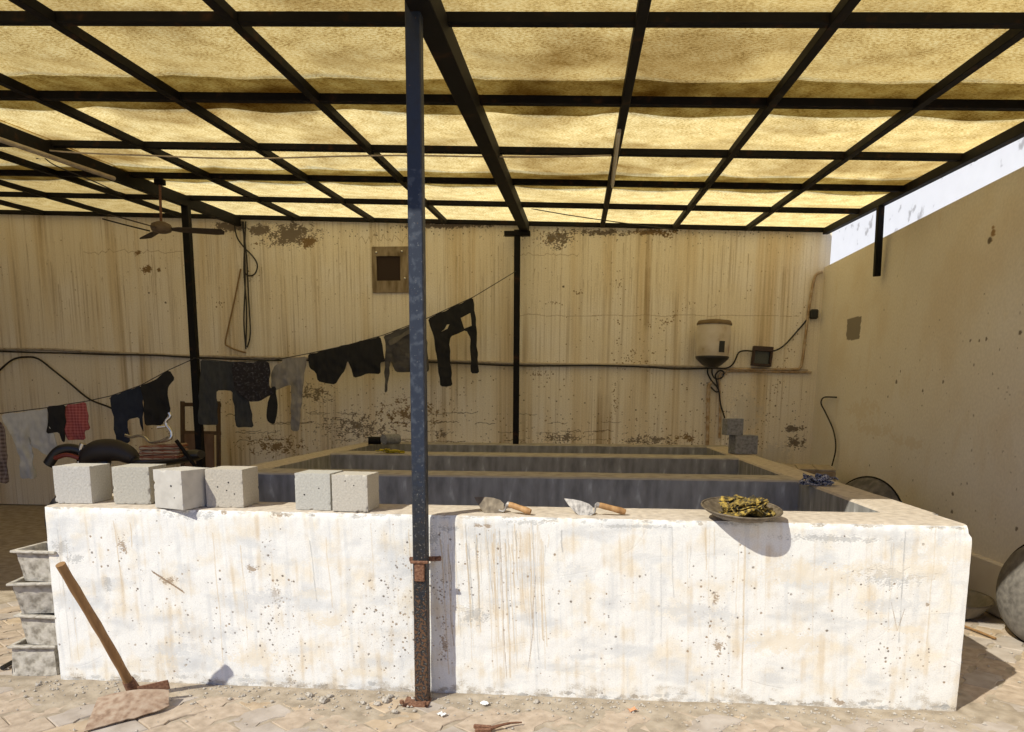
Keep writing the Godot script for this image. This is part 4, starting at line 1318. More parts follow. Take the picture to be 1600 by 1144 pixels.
func build_right_side() -> void:
	leaning_basin("big dusty iron mixing basin standing on edge against the boundary wall, half sunlit", Vector3(2.74, 0.0, -4.36), 0.30, 0.12, 0.22, -0.10)
	leaning_basin("dark iron mixing basin standing on edge in the shade behind the side rim", Vector3(2.36, 0.0, -6.02), 0.395, 0.14, 0.4, -0.1)
	tyre("low dark tyre in the shade beside the crate", Vector3(2.25, 0.0, -6.85), 0.345, 0.1, 0.18, 0.1, 0.0)
	var t := thing("metal_basin", "small shallow grey metal basin on the ground behind the big standing basin", "basin", Vector3(2.575, 0.003, -4.98))
	var st := begin()
	lathe(st, [Vector2(0, 0.006), Vector2(0.12, 0.008), Vector2(0.16, 0.035), Vector2(0.21, 0.12), Vector2(0.23, 0.126), Vector2(0.23, 0.118), Vector2(0.216, 0.112), Vector2(0.166, 0.029), Vector2(0.126, 0.0), Vector2(0, 0.0)], Transform3D(Basis(Vector3.RIGHT, 0.07), Vector3.ZERO), 48)
	part("bowl", st, grained([[0.0, Color(0.12, 0.10, 0.075)], [1.0, Color(0.30, 0.27, 0.22)]], 0.3, 191, 0.02, 0.6, 0.2), t)
	st = begin()
	cbox(st, Transform3D(Basis(Vector3.UP, 0.5), Vector3(0, 0.06, 0)), Vector3(0.26, 0.11, 0.12), 0.02)
	var o := part("clay_block", st, grained([[0.0, Color(0.14, 0.055, 0.03)], [1.0, Color(0.27, 0.12, 0.07)]], 0.2, 192, 0.03, 0.9))
	o.position = Vector3(2.62, 0.1, -5.34)
	tag(o, "reddish clay block lying behind the metal basin", "block")
	st = begin()
	cbox(st, Transform3D(Basis(Vector3.UP, 0.2), Vector3(0, 0.049, 0)), Vector3(0.3, 0.1, 0.2), 0.006)
	o = part("concrete_slab", st, M.cube_grey)
	o.position = Vector3(2.62, 0.0, -5.36)
	tag(o, "grey slab on the ground under the clay block", "slab")
	st = begin()
	var a := ony(1505, 978, 0.014)
	var b := ony(1556, 998, 0.012)
	tube(st, smooth_path([Vector3.ZERO, (b - a) * 0.5 + Vector3(0, 0.003, 0.004), b - a], 4), 0.007, 8)
	o = part("stick", st, M.wood_dark)
	o.position = a
	tag(o, "thin brown stick on the sunlit ground beside the tank shadow", "stick")
	# crate in the corner, with a wire standing up out of it
	t = thing("plywood_crate", "worn brown plywood crate in the corner behind the tank rim", "crate", Vector3(2.42, 0, -7.75))
	t.rotation.y = -0.22
	st = begin()
	cbox(st, Transform3D(Basis.IDENTITY, Vector3(0, 0.36, 0)), Vector3(0.52, 0.72, 0.6), 0.006)
	part("box", st, grained([[0.0, Color(0.26, 0.19, 0.115)], [1.0, Color(0.42, 0.33, 0.22)]], 0.5, 193, 0.02, 0.85), t)
	for k in 3:
		st = begin()
		cbox(st, Transform3D(Basis.IDENTITY, Vector3(-0.174 + k * 0.174, 0.731, 0)), Vector3(0.168, 0.02, 0.6), 0.003)
		part("lid_board", st, M.conduit, t)
	st = begin()
	var w := []
	for q in [[1300, 728], [1306, 700], [1302, 672], [1290, 645], [1283, 630], [1288, 621], [1307, 621]]: w.append(onx(q[0], q[1], XR - 0.03))
	tube(st, smooth_path(w, 6), 0.008, 8)
	o = part("bent_wire", st, M.cable)
	tag(o, "thick bent black wire hooked over beside the boundary wall", "wire")

func build_small_debris() -> void:
	rng.seed = 201
	var spots := [[483, 1086, 9], [505, 1094, 11], [515, 1088, 7], [470, 1092, 5], [567, 1098, 6], [590, 1100, 8], [603, 1094, 11], [609, 1089, 8], [617, 1112, 7], [575, 1106, 5], [645, 1092, 6], [1140, 1100, 6], [838, 1097, 8], [1105, 1110, 5], [1160, 1118, 4], [960, 1105, 4], [1090, 1126, 4], [700, 1098, 4], [735, 1100, 4], [880, 1110, 3], [925, 1120, 4], [1230, 1122, 4], [1415, 1130, 5], [300, 1100, 4], [360, 1092, 5], [425, 1096, 4], [230, 1080, 4], [60, 1070, 6], [40, 1088, 4], [1560, 1010, 6], [1580, 1020, 4], [1310, 1125, 4]]
	for q in spots:
		var st := begin()
		st.set_smooth_group(0)
		var r: float = q[2] / 340.0 * 0.62
		var nz := noise(210 + int(q[0]), 1.3, 2)
		var n := 10
		for j in n:
			for i in n * 2:
				var p := []
				for e in [[i, j], [i + 1, j], [i + 1, j + 1], [i, j + 1]]:
					var th: float = PI * e[1] / n
					var ph: float = TAU * (e[0] % (n * 2)) / (n * 2)
					var d := Vector3(sin(th) * cos(ph), cos(th), sin(th) * sin(ph))
					p.append(d * r * (1.0 + 0.5 * nz.get_noise_3dv(d)) * Vector3(1.25, 0.72, 0.9))
				quad(st, p[0], p[1], p[2], p[3], p[0] + p[2])
		var o := part("pebble", st, M.pebble)
		o.rotation.y = rng.randf() * TAU
		o.position = ony(q[0], q[1], r * 0.45)
		tag(o, "small rounded grey pebble on the dusty ground in front of the tank" if q[0] < 1500 else "small pebble on the sunlit ground beside the tank's end", "pebble", "pebbles along the foot of the tank" if q[0] < 1500 else "pebbles beside the tank's end")
	# scraps of litter
	for q in [[757, 1101, "crumpled scrap of white paper at the tank foot, by the blue post", Color(0.72, 0.71, 0.69)], [690, 1118, "torn scrap of white paper lying farther out from the blue post", Color(0.70, 0.69, 0.67)], [988, 1111, "tiny orange and green sweet wrapper at the tank foot", Color(0.60, 0.28, 0.14)]]:
		var st := begin()
		st.set_smooth_group(-1)
		var nz := noise(230 + int(q[0]), 40.0, 2)
		for i in 6:
			for j in 4:
				var p := []
				for e in [[i, j], [i + 1, j], [i + 1, j + 1], [i, j + 1]]:
					var x: float = (e[0] - 3) * 0.0065
					var z: float = (e[1] - 2) * 0.007
					p.append(Vector3(x, 0.008 + 0.009 * nz.get_noise_2d(x, z), z))
				quad(st, p[0], p[1], p[2], p[3], Vector3.UP)
				for k in 4: p[k] = p[k] - Vector3(0, 0.001, 0)
				quad(st, p[0], p[1], p[2], p[3], Vector3.DOWN)
		var o := part("paper_scrap", st, plain(q[3], 0.8))
		o.position = ony(q[0], q[1], 0.004)
		o.rotation.y = q[0] * 0.7
		tag(o, q[2], "litter")
	# rusty gripping tool half in the frame
	var t := thing("rusty_tongs", "small rusty iron tongs lying on the pavement", "tongs", ony(762, 1140, 0.012))
	var st2 := begin()
	var o3 := t.position
	tube(st2, smooth_path([ony(765, 1139, 0.014) - o3, ony(780, 1134, 0.02) - o3, ony(798, 1130, 0.018) - o3, ony(815, 1129, 0.012) - o3], 4), [0.009, 0.009, 0.008, 0.008, 0.007, 0.006, 0.006, 0.006, 0.005, 0.005, 0.005, 0.004, 0.004], 8)
	part("handle", st2, M.rust, t)
	st2 = begin()
	beam(st2, ony(740, 1135, 0.013) - o3, ony(768, 1137, 0.013) - o3, 0.016, 0.018, 0.004)
	beam(st2, ony(742, 1142, 0.013) - o3, ony(768, 1141, 0.013) - o3, 0.014, 0.018, 0.004)
	part("jaw", st2, M.rust, t)
	# bits on the ground by the moulds
	st2 = begin()
	var pa := ony(3, 1044, 0.012)
	tube(st2, [Vector3.ZERO, ony(19, 1035, 0.014) - pa], 0.012, 10)
	var ob := part("pipe_offcut", st2, M.black_plastic)
	ob.position = pa
	tag(ob, "short dark pipe offcut on the ground by the mould stack", "pipe")
	# concrete cylinders on the far end of the rim
	st2 = begin()
	var e0 := ony(507, 707, TH + 0.062)
	tube(st2, [Vector3.ZERO, Vector3(0.13, 0.0, -0.16)], 0.06, 20)
	ob = part("concrete_cylinder", st2, M.cube_grey)
	ob.position = Vector3(e0.x, TH + 0.064, -8.35)
	tag(ob, "grey concrete test cylinder lying on the far end of the tank rim", "concrete cylinder")
	st2 = begin()
	tube(st2, [Vector3.ZERO, Vector3(0.14, 0.0, -0.04)], 0.045, 16)
	ob = part("iron_mould_ring", st2, M.steel)
	ob.position = Vector3(e0.x - 0.20, TH + 0.047, -8.42)
	tag(ob, "short black iron cylinder mould lying beside the concrete cylinder", "mould")

# ------------------------------------------------------------------ washing lines
func garment(called: String, label: String, category: String, px: Array, p0: Vector3, p1: Vector3, m: Material, group: String, out := 0.0, amp := 0.02, seed_ := 1, holes := [], parent: Node3D = null) -> Node3D:
	var dir := Vector3(p1.x - p0.x, 0, p1.z - p0.z).normalized()
	var nrm := dir.cross(Vector3.UP).normalized()
	if nrm.z < 0: nrm = -nrm
	var base := p0 + nrm * out
	var to2 := func(u: float, v: float) -> Vector2:
		var p := onplane(u, v, base, nrm)
		return Vector2((p - base).dot(dir), p.y)
	var poly := PackedVector2Array()
	for i in px.size():      # corners eased and edges made to wander, as cloth does
		var a0: Vector2 = to2.call(px[i][0], px[i][1])
		var b0: Vector2 = to2.call(px[(i + 1) % px.size()][0], px[(i + 1) % px.size()][1])
		var ln := a0.distance_to(b0)
		var cut := minf(0.018, ln * 0.25) / maxf(ln, 0.001)
		var nseg := maxi(1, int(ln / 0.07))
		for s in nseg + 1:
			var f := lerpf(cut, 1.0 - cut, float(s) / nseg)
			var wob := (b0 - a0).orthogonal().normalized() * 0.007 * sin(f * ln * 31.0 + i * 2.1 + seed_) * (0.0 if s == 0 or s == nseg else 1.0)
			poly.append(a0.lerp(b0, f) + wob)
	var hp := []
	for h in holes:
		var a := PackedVector2Array()
		for q in h: a.append(to2.call(q[0], q[1]))
		hp.append(a)
	var lo := poly[0]
	var hi := poly[0]
	for p in poly:
		lo = Vector2(minf(lo.x, p.x), minf(lo.y, p.y)); hi = Vector2(maxf(hi.x, p.x), maxf(hi.y, p.y))
	var nz := noise(300 + seed_, 3.2, 3)
	var nf := noise(340 + seed_, 11.0, 2)
	var org := base + dir * lo.x + Vector3(0, 0, 0)
	org.y = lo.y
	var pos := func(p: Vector2, side: float) -> Vector3:
		var drop := clampf((hi.y - p.y) / 0.35, 0.12, 1.0)
		var w := 1.5 * amp * drop * (1.2 * nz.get_noise_2d(p.x * 2.6, p.y * 0.7) + 0.5 * sin(p.x * 46.0 + 3.0 * nz.get_noise_1d(p.y * 1.5)) * nz.get_noise_2d(p.x + 9.0, p.y) * 2.0 + 0.35 * nf.get_noise_2d(p.x, p.y))
		return base + dir * p.x + Vector3(0, p.y, 0) - Vector3(0, base.y, 0) + nrm * (w + side * 0.007) - org
	var st := begin()
	st.set_smooth_group(0)
	var cs := 0.025
	var ix := int((hi.x - lo.x) / cs) + 1
	var iy := int((hi.y - lo.y) / cs) + 1
	for i in ix:
		for j in iy:
			var a := lo + Vector2(i, j) * cs
			var cell := PackedVector2Array([a, a + Vector2(cs, 0), a + Vector2(cs, cs), a + Vector2(0, cs)])
			var pieces := Geometry2D.intersect_polygons(cell, poly)
			for h in hp:
				var nextp: Array[PackedVector2Array] = []
				for pc in pieces: nextp.append_array(Geometry2D.clip_polygons(pc, h))
				pieces = nextp
			for pc in pieces:
				var idx := Geometry2D.triangulate_polygon(pc)
				for k in range(0, idx.size(), 3):
					for s in [-1.0, 1.0]:
						tri(st, pos.call(pc[idx[k]], s), pos.call(pc[idx[k + 1]], s), pos.call(pc[idx[k + 2]], s), nrm * s)
	for pl in [poly] + hp:
		for i in pl.size():
			var a: Vector2 = pl[i]
			var b: Vector2 = pl[(i + 1) % pl.size()]
			var n := maxi(1, int(a.distance_to(b) / 0.03))
			for k in n:
				var c := a.lerp(b, float(k) / n)
				var d := a.lerp(b, float(k + 1) / n)
				quad(st, pos.call(c, -1.0), pos.call(d, -1.0), pos.call(d, 1.0), pos.call(c, 1.0), dir.cross(nrm))
	if parent:
		var o := part(called, st, m, parent)
		o.position = org - parent.position
		return o
	var t := thing(called, label, category, org, group)
	part("fabric", st, m, t)
	return t

func cloth(a: Color, b: Color, seed_: int, metres := 0.25) -> StandardMaterial3D:
	return grained([[0.0, a], [1.0, b]], metres, seed_, 0.02, 0.95, 0.0, 0.03, Vector2(1, 3))
func check_cloth(a: Color, b: Color, metres: float) -> StandardMaterial3D:      # woven check
	var n := 128
	var d := PackedByteArray()
	d.resize(n * n)
	for y in n:
		for x in n:
			d[y * n + x] = int(clampf(80 + (60 if (x / 16) % 2 == 0 else 0) + (60 if (y / 16) % 2 == 0 else 0) + (x * 7 + y * 13) % 23, 0, 255))
	var m := StandardMaterial3D.new()
	m.albedo_texture = lut_texture(d, n, n, [[0.3, a], [0.8, b]])
	m.uv1_triplanar = true
	m.uv1_scale = Vector3.ONE / metres
	m.roughness = 0.95
	m.cull_mode = BaseMaterial3D.CULL_DISABLED
	return m

func build_washing() -> void:
	var lp := Vector3(-4.02, 0, -7.72)
	var mp := Vector3(onz(806, 425, -8.83).x, 0, -8.83)
	var far := Vector3(onz(-40, 650, -7.0).x, 0, -7.0)
	var g2 := "washing on the line between the two posts"
	var g1 := "washing on the line beyond the motorcycle"
	var ld := (mp - lp).normalized()
	var ln := ld.cross(Vector3.UP)
	if ln.z < 0: ln = -ln
	var t := thing("washing_line", "thin cord strung from the far corner post to the middle back post", "line", lp)
	var st := begin()
	var pts := []
	for q in [[302, 559], [314, 561], [362, 566], [420, 564], [442, 560], [480, 553], [540, 540], [598, 524], [640, 508], [668, 497], [740, 464], [806, 424]]: pts.append(onplane(q[0], q[1], lp, ln) - lp)
	tube(st, pts, 0.005, 6)
	part("cord", st, M.cable, t)
	var ld1 := (lp - far).normalized()
	var ln1 := ld1.cross(Vector3.UP)
	if ln1.z < 0: ln1 = -ln1
	t = thing("washing_line", "thin cord running from the corner post over the motorcycle", "line", lp)
	st = begin()
	pts = []
	for q in [[-40, 652], [2, 646], [74, 637], [103, 632], [135, 627], [172, 619], [220, 602], [264, 578], [304, 560]]: pts.append(onplane(q[0], q[1], lp, ln1) - lp)
	tube(st, pts, 0.005, 6)
	part("cord", st, M.cable, t)
	var charcoal := cloth(Color(0.028, 0.030, 0.032), Color(0.055, 0.058, 0.06), 401)
	var black := cloth(Color(0.009, 0.009, 0.010), Color(0.018, 0.017, 0.017), 402)
	garment("trousers", "dark charcoal trousers hanging next to the corner post", "trousers", [[313, 562], [312, 596], [309.5, 663], [341, 664], [338, 610], [363, 611], [369, 668], [396.5, 668], [389.5, 627], [384, 566], [345, 565]], lp, mp, charcoal, g2, 0.0, 0.02, 1)
	garment("shirt", "blackish printed shirt hanging in front of the charcoal trousers", "shirt", [[362, 567], [420, 565], [423, 582], [420, 603], [430, 614], [406, 627], [389, 628], [378, 620], [366, 608]], lp, mp, grained([[0.0, Color(0.012, 0.010, 0.013)], [0.62, Color(0.022, 0.018, 0.022)], [0.78, Color(0.08, 0.08, 0.09)], [1.0, Color(0.12, 0.12, 0.13)]], 0.3, 403, 0.03, 0.95), g2, 0.05, 0.02, 2)
	var sk := garment("sock", "long black sock dangling beside the grey trousers", "sock", [[424, 604], [431, 604], [434, 635], [429, 664], [419, 660], [416, 652], [417, 638], [422, 618]], lp, mp, black, g2, 0.03, 0.012, 3)
	sk.set_meta("label", "long black sock dangling beside the pale grey trousers")
	garment("trousers", "pale grey trousers hanging twisted on the line", "trousers", [[423, 584], [430, 570], [440, 568], [441, 561], [456, 559], [479, 557], [475, 596], [467, 674], [454.5, 673.5], [454, 638], [455, 601], [434, 608.5], [429, 611], [423, 606]], lp, mp, cloth(Color(0.19, 0.175, 0.155), Color(0.30, 0.28, 0.25), 404), g2, 0.0, 0.035, 4)
	garment("cardigan", "ragged-edged black top spread wide along the line", "top", [[481, 553.7], [594.4, 525.8], [601.6, 565], [594.4, 566], [594.4, 584.6], [574, 583.6], [553, 591], [543, 563], [538.7, 579.5], [532.5, 586.7], [524, 601], [496.4, 596], [493.3, 581.5], [483, 575]], lp, mp, black, g2, 0.0, 0.03, 5)
	var gs := garment("shirt", "dark grey shirt with a hanging sleeve behind the blue front post", "shirt", [[598.5, 525], [640, 509], [664, 503], [670.7, 579], [664.5, 582.6], [618, 581.5], [610, 563], [604.7, 612.5], [600.6, 613.5], [601.6, 561], [602.6, 534]], lp, mp, grained([[0.0, Color(0.05, 0.046, 0.043)], [0.6, Color(0.075, 0.07, 0.066)], [1.0, Color(0.12, 0.11, 0.10)]], 0.5, 405, 0.02, 0.95, 0.0, 0.03, Vector2(3, 1)), g2, 0.0, 0.03, 6)
	garment("collar", "", "", [[606, 533], [650, 510], [662, 506], [663, 513], [640, 521], [609, 541]], lp, mp, cloth(Color(0.10, 0.09, 0.075), Color(0.17, 0.155, 0.125), 408), "", 0.022, 0.01, 16, [], gs)
	garment("pleat", "", "", [[612, 545], [640, 532], [664, 524], [666, 560], [640, 556], [616, 556]], lp, mp, cloth(Color(0.05, 0.045, 0.043), Color(0.09, 0.083, 0.078), 409), "", 0.018, 0.02, 17, [], gs)
	garment("trousers", "torn black trousers hanging highest on the line", "trousers", [[668.7, 498], [738.8, 465], [743, 497], [748, 583.6], [735.7, 583.6], [734.7, 544], [735.7, 528], [728.5, 515.5], [703.7, 526], [702.7, 561], [706.8, 603], [688, 604], [683, 559], [677, 524]], lp, mp, black, g2, 0.0, 0.02, 7, [[[720, 497], [735, 489], [737, 509], [725.5, 513.5]], [[689, 518.5], [694, 515], [698, 507.5], [702, 507], [699, 514]]])
	garment("shirt", "checked shirt at the far end of the line beyond the motorcycle", "shirt", [[-34, 652], [0, 658], [7, 668], [9, 700], [13, 756], [-20, 752], [-30, 700]], far, lp, check_cloth(Color(0.06, 0.035, 0.03), Color(0.28, 0.22, 0.19), 0.16), g1, 0.0, 0.03, 8)
	garment("trousers", "white trousers hanging limply over the motorcycle", "trousers", [[1.7, 648], [75, 638.6], [76, 664], [86, 678], [91, 694], [92, 714.6], [79.5, 714.6], [46, 696], [44, 680], [50, 702], [57, 748], [32, 748], [33, 720], [17.5, 678], [5, 660]], far, lp, cloth(Color(0.42, 0.42, 0.40), Color(0.55, 0.55, 0.53), 406), g1, 0.0, 0.035, 9)
	garment("shirt", "small black shirt hanging next to the red towel", "shirt", [[73.4, 635], [102, 632.5], [101, 685], [100, 692], [95, 688], [92, 675], [72, 678], [75, 657]], far, lp, black, g1, 0.03, 0.02, 10)
	garment("towel", "checked red towel folded over the line", "towel", [[103, 632.5], [134, 628], [141, 671], [132, 673.5], [134, 687.5], [105, 687.5], [99, 672.7]], far, lp, check_cloth(Color(0.20, 0.035, 0.035), Color(0.42, 0.12, 0.12), 0.12), g1, 0.0, 0.03, 11)
	garment("jeans", "dark blue jeans hanging above the motorcycle", "jeans", [[172, 619], [209.5, 607], [220, 602], [224, 615], [223, 677], [217.6, 651.7], [199.8, 655.5], [202, 680], [203.5, 692], [182, 693]], far, lp, cloth(Color(0.010, 0.014, 0.028), Color(0.022, 0.03, 0.05), 407), g1, 0.0, 0.02, 12)
	garment("jacket", "black jacket bunched up on the line between jeans and corner post", "jacket", [[218, 603], [242, 594], [264.5, 578], [273.4, 592], [265, 601], [262, 608.6], [266.7, 641], [260, 653], [252.5, 665], [227, 665], [222, 615]], far, lp, black, g1, 0.03, 0.03, 13)

# ------------------------------------------------------------------ fittings on walls and frame
func wire(called: String, label: String, px: Array, z: float, r: float, m: Material, category := "cable", group := "", sides := 8) -> MeshInstance3D:
	var pts := []
	for q in px: pts.append(onz(q[0], q[1], z + (q[2] if q.size() > 2 else 0.0)))
	var org: Vector3 = pts[0]
	for i in pts.size(): pts[i] -= org
	var st := begin()
	tube(st, smooth_path(pts, 5), r, sides)
	var o := part(called, st, m)
	o.position = org
	tag(o, label, category, group)
	return o

func build_fittings() -> void:
	# pale conduit along the wall with a dark cable sagging against it
	wire("conduit", "long pale conduit pipe running the length of the streaked wall", [[-60, 543], [0, 545.5], [75, 546], [150, 550], [240, 554], [300, 556.5], [500, 560], [680, 563], [810, 568], [1010, 571], [1120, 575], [1262, 579]], ZB + 0.02, 0.016, M.conduit, "pipe")
	wire("wall_cable", "dark cable sagging below the long wall conduit", [[-60, 546], [0, 549], [60, 551], [110, 552], [170, 554], [240, 555], [300, 558.5], [420, 563], [560, 563], [700, 567], [810, 571.5], [930, 571], [1010, 573.5], [1060, 576.5], [1118, 575]], ZB + 0.045, 0.010, M.cable)
	wire("loose_cable", "loose cable drooping from the conduit behind the red towel", [[-20, 600], [0, 578], [20, 562], [40, 558], [60, 561], [85, 580], [110, 600], [140, 624], [172, 637], [190, 650]], ZB + 0.05, 0.012, M.cable)
	wire("heater_cable", "black cable from the water heater to the mounted box", [[1118, 575], [1135, 575.5], [1146, 568], [1153, 553], [1158, 549], [1166, 548], [1178, 549], [1206, 549], [1225, 540], [1248, 515], [1264, 496]], ZB + 0.03, 0.009, M.cable)
	wire("heater_hose", "short black hose curling back on itself under the water heater", [[1106, 575], [1106, 584], [1112, 595], [1120, 604], [1123, 611], [1118, 612], [1111, 605]], ZB + 0.05, 0.009, M.cable, "hose", "hoses under the water heater")
	wire("heater_hose", "long black looped hose reaching from the heater down to the block", [[1113, 573], [1113, 585], [1119, 592], [1128, 590], [1131, 582], [1125, 579], [1118, 586], [1120, 597], [1124, 615], [1126, 632], [1133, 655]], ZB + 0.05, 0.009, M.cable, "hose", "hoses under the water heater")
	wire("water_pipe", "rusty cream water pipe rising from the tank to the heater", [[1105, 697], [1106, 650], [1107, 612], [1108, 601], [1112, 598]], ZB + 0.05, 0.022, M.pvc, "pipe")
	wire("water_pipe", "thin pale water pipe beside the rusty pipe under the heater", [[1124, 685], [1125, 640], [1124, 600], [1125, 585], [1135, 579]], ZB + 0.035, 0.015, M.pvc, "pipe")
	wire("corner_pipe", "pale pipe dropping down the corner and turning along the wall", [[1285, 425, 0.0], [1274, 432, 0.0], [1266, 470, 0.0], [1258, 530, 0.0], [1254, 562, 0.0], [1250, 575, 0.0], [1235, 577.5, 0.0], [1140, 577, 0.0]], ZB + 0.03, 0.016, M.pvc, "pipe")
	wire("corner_pipe", "thin pale pipe along the wall below the mounted box", [[1268, 582], [1200, 581], [1142, 580], [1134, 586]], ZB + 0.025, 0.013, M.pvc, "pipe")
	var st := begin()
	cbox(st, Transform3D(Basis.IDENTITY, Vector3.ZERO), Vector3(0.09, 0.11, 0.06), 0.015)
	var o := part("junction_box", st, M.black_plastic)
	o.position = onz(1272, 491, ZB + 0.035)
	tag(o, "small black junction box in the wall corner", "junction box")
	# bundle of cables hanging from the roof
	var bundle := [["dark cable hanging straightest in the bundle by the peeled plaster", [[380, 346], [382, 395], [383, 440], [381, 500], [384, 545]]], ["dark cable bowing outward from the bundle by the peeled plaster", [[378, 346], [385, 400], [388, 460], [391, 520], [386, 543]]], ["dark cable hidden in the middle of the bundle by the peeled plaster", [[384, 346], [381, 420], [385, 480], [384, 546]]], ["dark cable tied in a wide loop at the top of the hanging bundle", [[366, 350], [370, 370], [380, 385], [396, 402], [402, 415], [398, 428], [388, 431], [381, 424]]]]
	for q in bundle: wire("hanging_cable", q[0], q[1], ZB + 0.05, 0.009, M.cable, "cable", "cables hanging by the peeled plaster")
	wire("bent_rod", "thin rusty rod leaning on the wall behind the cable bundle", [[376, 420], [366, 470], [357, 510], [352, 535], [356, 541], [372, 548], [384, 551]], ZB + 0.03, 0.010, M.thin_rod, "rod")
	# boarded vent
	var c := onz(611, 422, ZB)
	var t := thing("vent_board", "stained board around a dark square vent hole high on the wall", "vent", c)
	var w := (onz(641, 422, ZB).x - onz(583, 422, ZB).x)
	var h := onz(611, 386, ZB).y - onz(611, 458, ZB).y
	st = begin()
	for q in [[0.0, h * 0.5 - 0.055, w, 0.11], [0.0, -h * 0.5 + 0.07, w, 0.14], [-w * 0.5 + 0.028, 0.015, 0.056, h - 0.25], [w * 0.5 - 0.055, 0.015, 0.11, h - 0.25]]:
		cbox(st, Transform3D(Basis.IDENTITY, Vector3(q[0], q[1], 0.013)), Vector3(q[2], q[3], 0.02), 0.002)
	part("board", st, grained([[0.0, Color(0.11, 0.075, 0.04)], [0.5, Color(0.235, 0.18, 0.11)], [1.0, Color(0.33, 0.265, 0.18)]], 0.5, 411, 0.02, 0.9, 0.0, 0.1, Vector2(1, 4)), t)
	st = begin()
	quad(st, Vector3(-w * 0.45, -h * 0.36, 0.004), Vector3(w * 0.4, -h * 0.36, 0.004), Vector3(w * 0.4, h * 0.36, 0.004), Vector3(-w * 0.45, h * 0.36, 0.004), Vector3.BACK)
	part("shutter", st, plain(Color(0.03, 0.016, 0.010), 0.9), t)
	for q in [Vector2(-0.17, 0.2), Vector2(0.14, 0.21), Vector2(0.17, -0.1)]:
		st = begin()
		lathe(st, [Vector2(0, 0.012), Vector2(0.012, 0.008), Vector2(0.016, 0.0)], Transform3D(Basis(Vector3.RIGHT, PI / 2), Vector3(q.x, q.y, 0.024)), 10)
		part("screw", st, M.chrome, t)
	# water heater
	var hc := onz(1114, 540, ZB + 0.23)
	t = thing("water_heater", "cream cylindrical water heater with dark domed ends, hung on the wall", "water heater", hc)
	t.rotation.z = -0.02
	var yt := onz(1115, 508, hc.z).y - hc.y
	var yb := onz(1114, 557, hc.z).y - hc.y
	var r := 0.19
	var tank_m := grained([[0.0, Color(0.42, 0.32, 0.19)], [0.3, Color(0.60, 0.52, 0.40)], [1.0, Color(0.68, 0.615, 0.51)]], 0.7, 412, 0.015, 0.35)
	st = begin()
	lathe(st, [Vector2(r * 0.93, yb - 0.004), Vector2(r * 0.97, yb + 0.02), Vector2(r, yb + 0.15), Vector2(r, yt - 0.03), Vector2(r * 0.985, yt)], Transform3D.IDENTITY, 40)
	part("shell", st, tank_m, t)
	st = begin()
	lathe(st, [Vector2(r * 1.03, yt - 0.002), Vector2(r * 1.035, yt + 0.018), Vector2(r * 0.94, yt + 0.045), Vector2(r * 0.5, yt + 0.058), Vector2(0, yt + 0.06)], Transform3D.IDENTITY, 40)
	part("top_cap", st, grained([[0.0, Color(0.10, 0.065, 0.03)], [1.0, Color(0.20, 0.14, 0.07)]], 0.3, 413), t)
	st = begin()
	lathe(st, [Vector2(0, yb - 0.125), Vector2(r * 0.32, yb - 0.125), Vector2(r * 0.55, yb - 0.10), Vector2(r * 0.95, yb - 0.03), Vector2(r * 1.0, yb - 0.005), Vector2(r * 0.94, yb)], Transform3D.IDENTITY, 40)
	part("bottom_cap", st, plain(Color(0.018, 0.017, 0.017), 0.4), t)
	st = begin()
	for i in 5:
		var a0 := 0.18 + i * 0.075
		var a1 := a0 + 0.075
		quad(st, Vector3(sin(a0) * (r + 0.002), -0.085, cos(a0) * (r + 0.002)), Vector3(sin(a1) * (r + 0.002), -0.085, cos(a1) * (r + 0.002)), Vector3(sin(a1) * (r + 0.002), 0.04, cos(a1) * (r + 0.002)), Vector3(sin(a0) * (r + 0.002), 0.04, cos(a0) * (r + 0.002)), Vector3.BACK)
	part("control_panel", st, plain(Color(0.025, 0.027, 0.03), 0.3), t)
	st = begin()
	for i in 3:
		var a0 := 0.95 + i * 0.05
		var a1 := a0 + 0.05
		quad(st, Vector3(sin(a0) * (r + 0.002), -0.09, cos(a0) * (r + 0.002)), Vector3(sin(a1) * (r + 0.002), -0.09, cos(a1) * (r + 0.002)), Vector3(sin(a1) * (r + 0.002), -0.005, cos(a1) * (r + 0.002)), Vector3(sin(a0) * (r + 0.002), -0.005, cos(a0) * (r + 0.002)), Vector3.BACK)
	part("sticker", st, plain(Color(0.55, 0.42, 0.36), 0.5), t)
	st = begin()
	box(st, Vector3(0, 0.0, -r - 0.015), Vector3(0.12, 0.3, 0.04), 0.004)
	part("wall_bracket", st, M.steel, t)
	# framed box on the wall
	var fb := onz(1190, 557, ZB + 0.04)
	t = thing("meter_box", "small dark framed glass-fronted box on the wall beside the heater", "box", fb)
	t.basis = Basis(Vector3.BACK, -0.07)
	var fw := 0.225
	var fh := 0.225
	st = begin()
	for q in [[0.0, fh * 0.5 - 0.028, fw, 0.056], [0.0, -fh * 0.5 + 0.013, fw, 0.026], [-fw * 0.5 + 0.012, -0.015, 0.024, fh - 0.083], [fw * 0.5 - 0.012, -0.015, 0.024, fh - 0.083]]:
		cbox(st, Transform3D(Basis.IDENTITY, Vector3(q[0], q[1], 0.02)), Vector3(q[2], q[3], 0.075), 0.004)
	part("frame", st, plain(Color(0.04, 0.02, 0.012), 0.6), t)
	st = begin()
	box(st, Vector3(0, -0.01, -0.004), Vector3(fw - 0.05, fh - 0.08, 0.015), 0.002)
	part("panel", st, grained([[0.0, Color(0.03, 0.033, 0.025)], [1.0, Color(0.14, 0.15, 0.12)]], 0.1, 414, 0.04, 0.5), t)
	# ceiling fan
	var ft := Vector3.ZERO
	ft = onplane(249.6, 284, Vector3(-4, roof_y(-4, -6.8), -6.8), Vector3(0.032, 1, 0.0662))
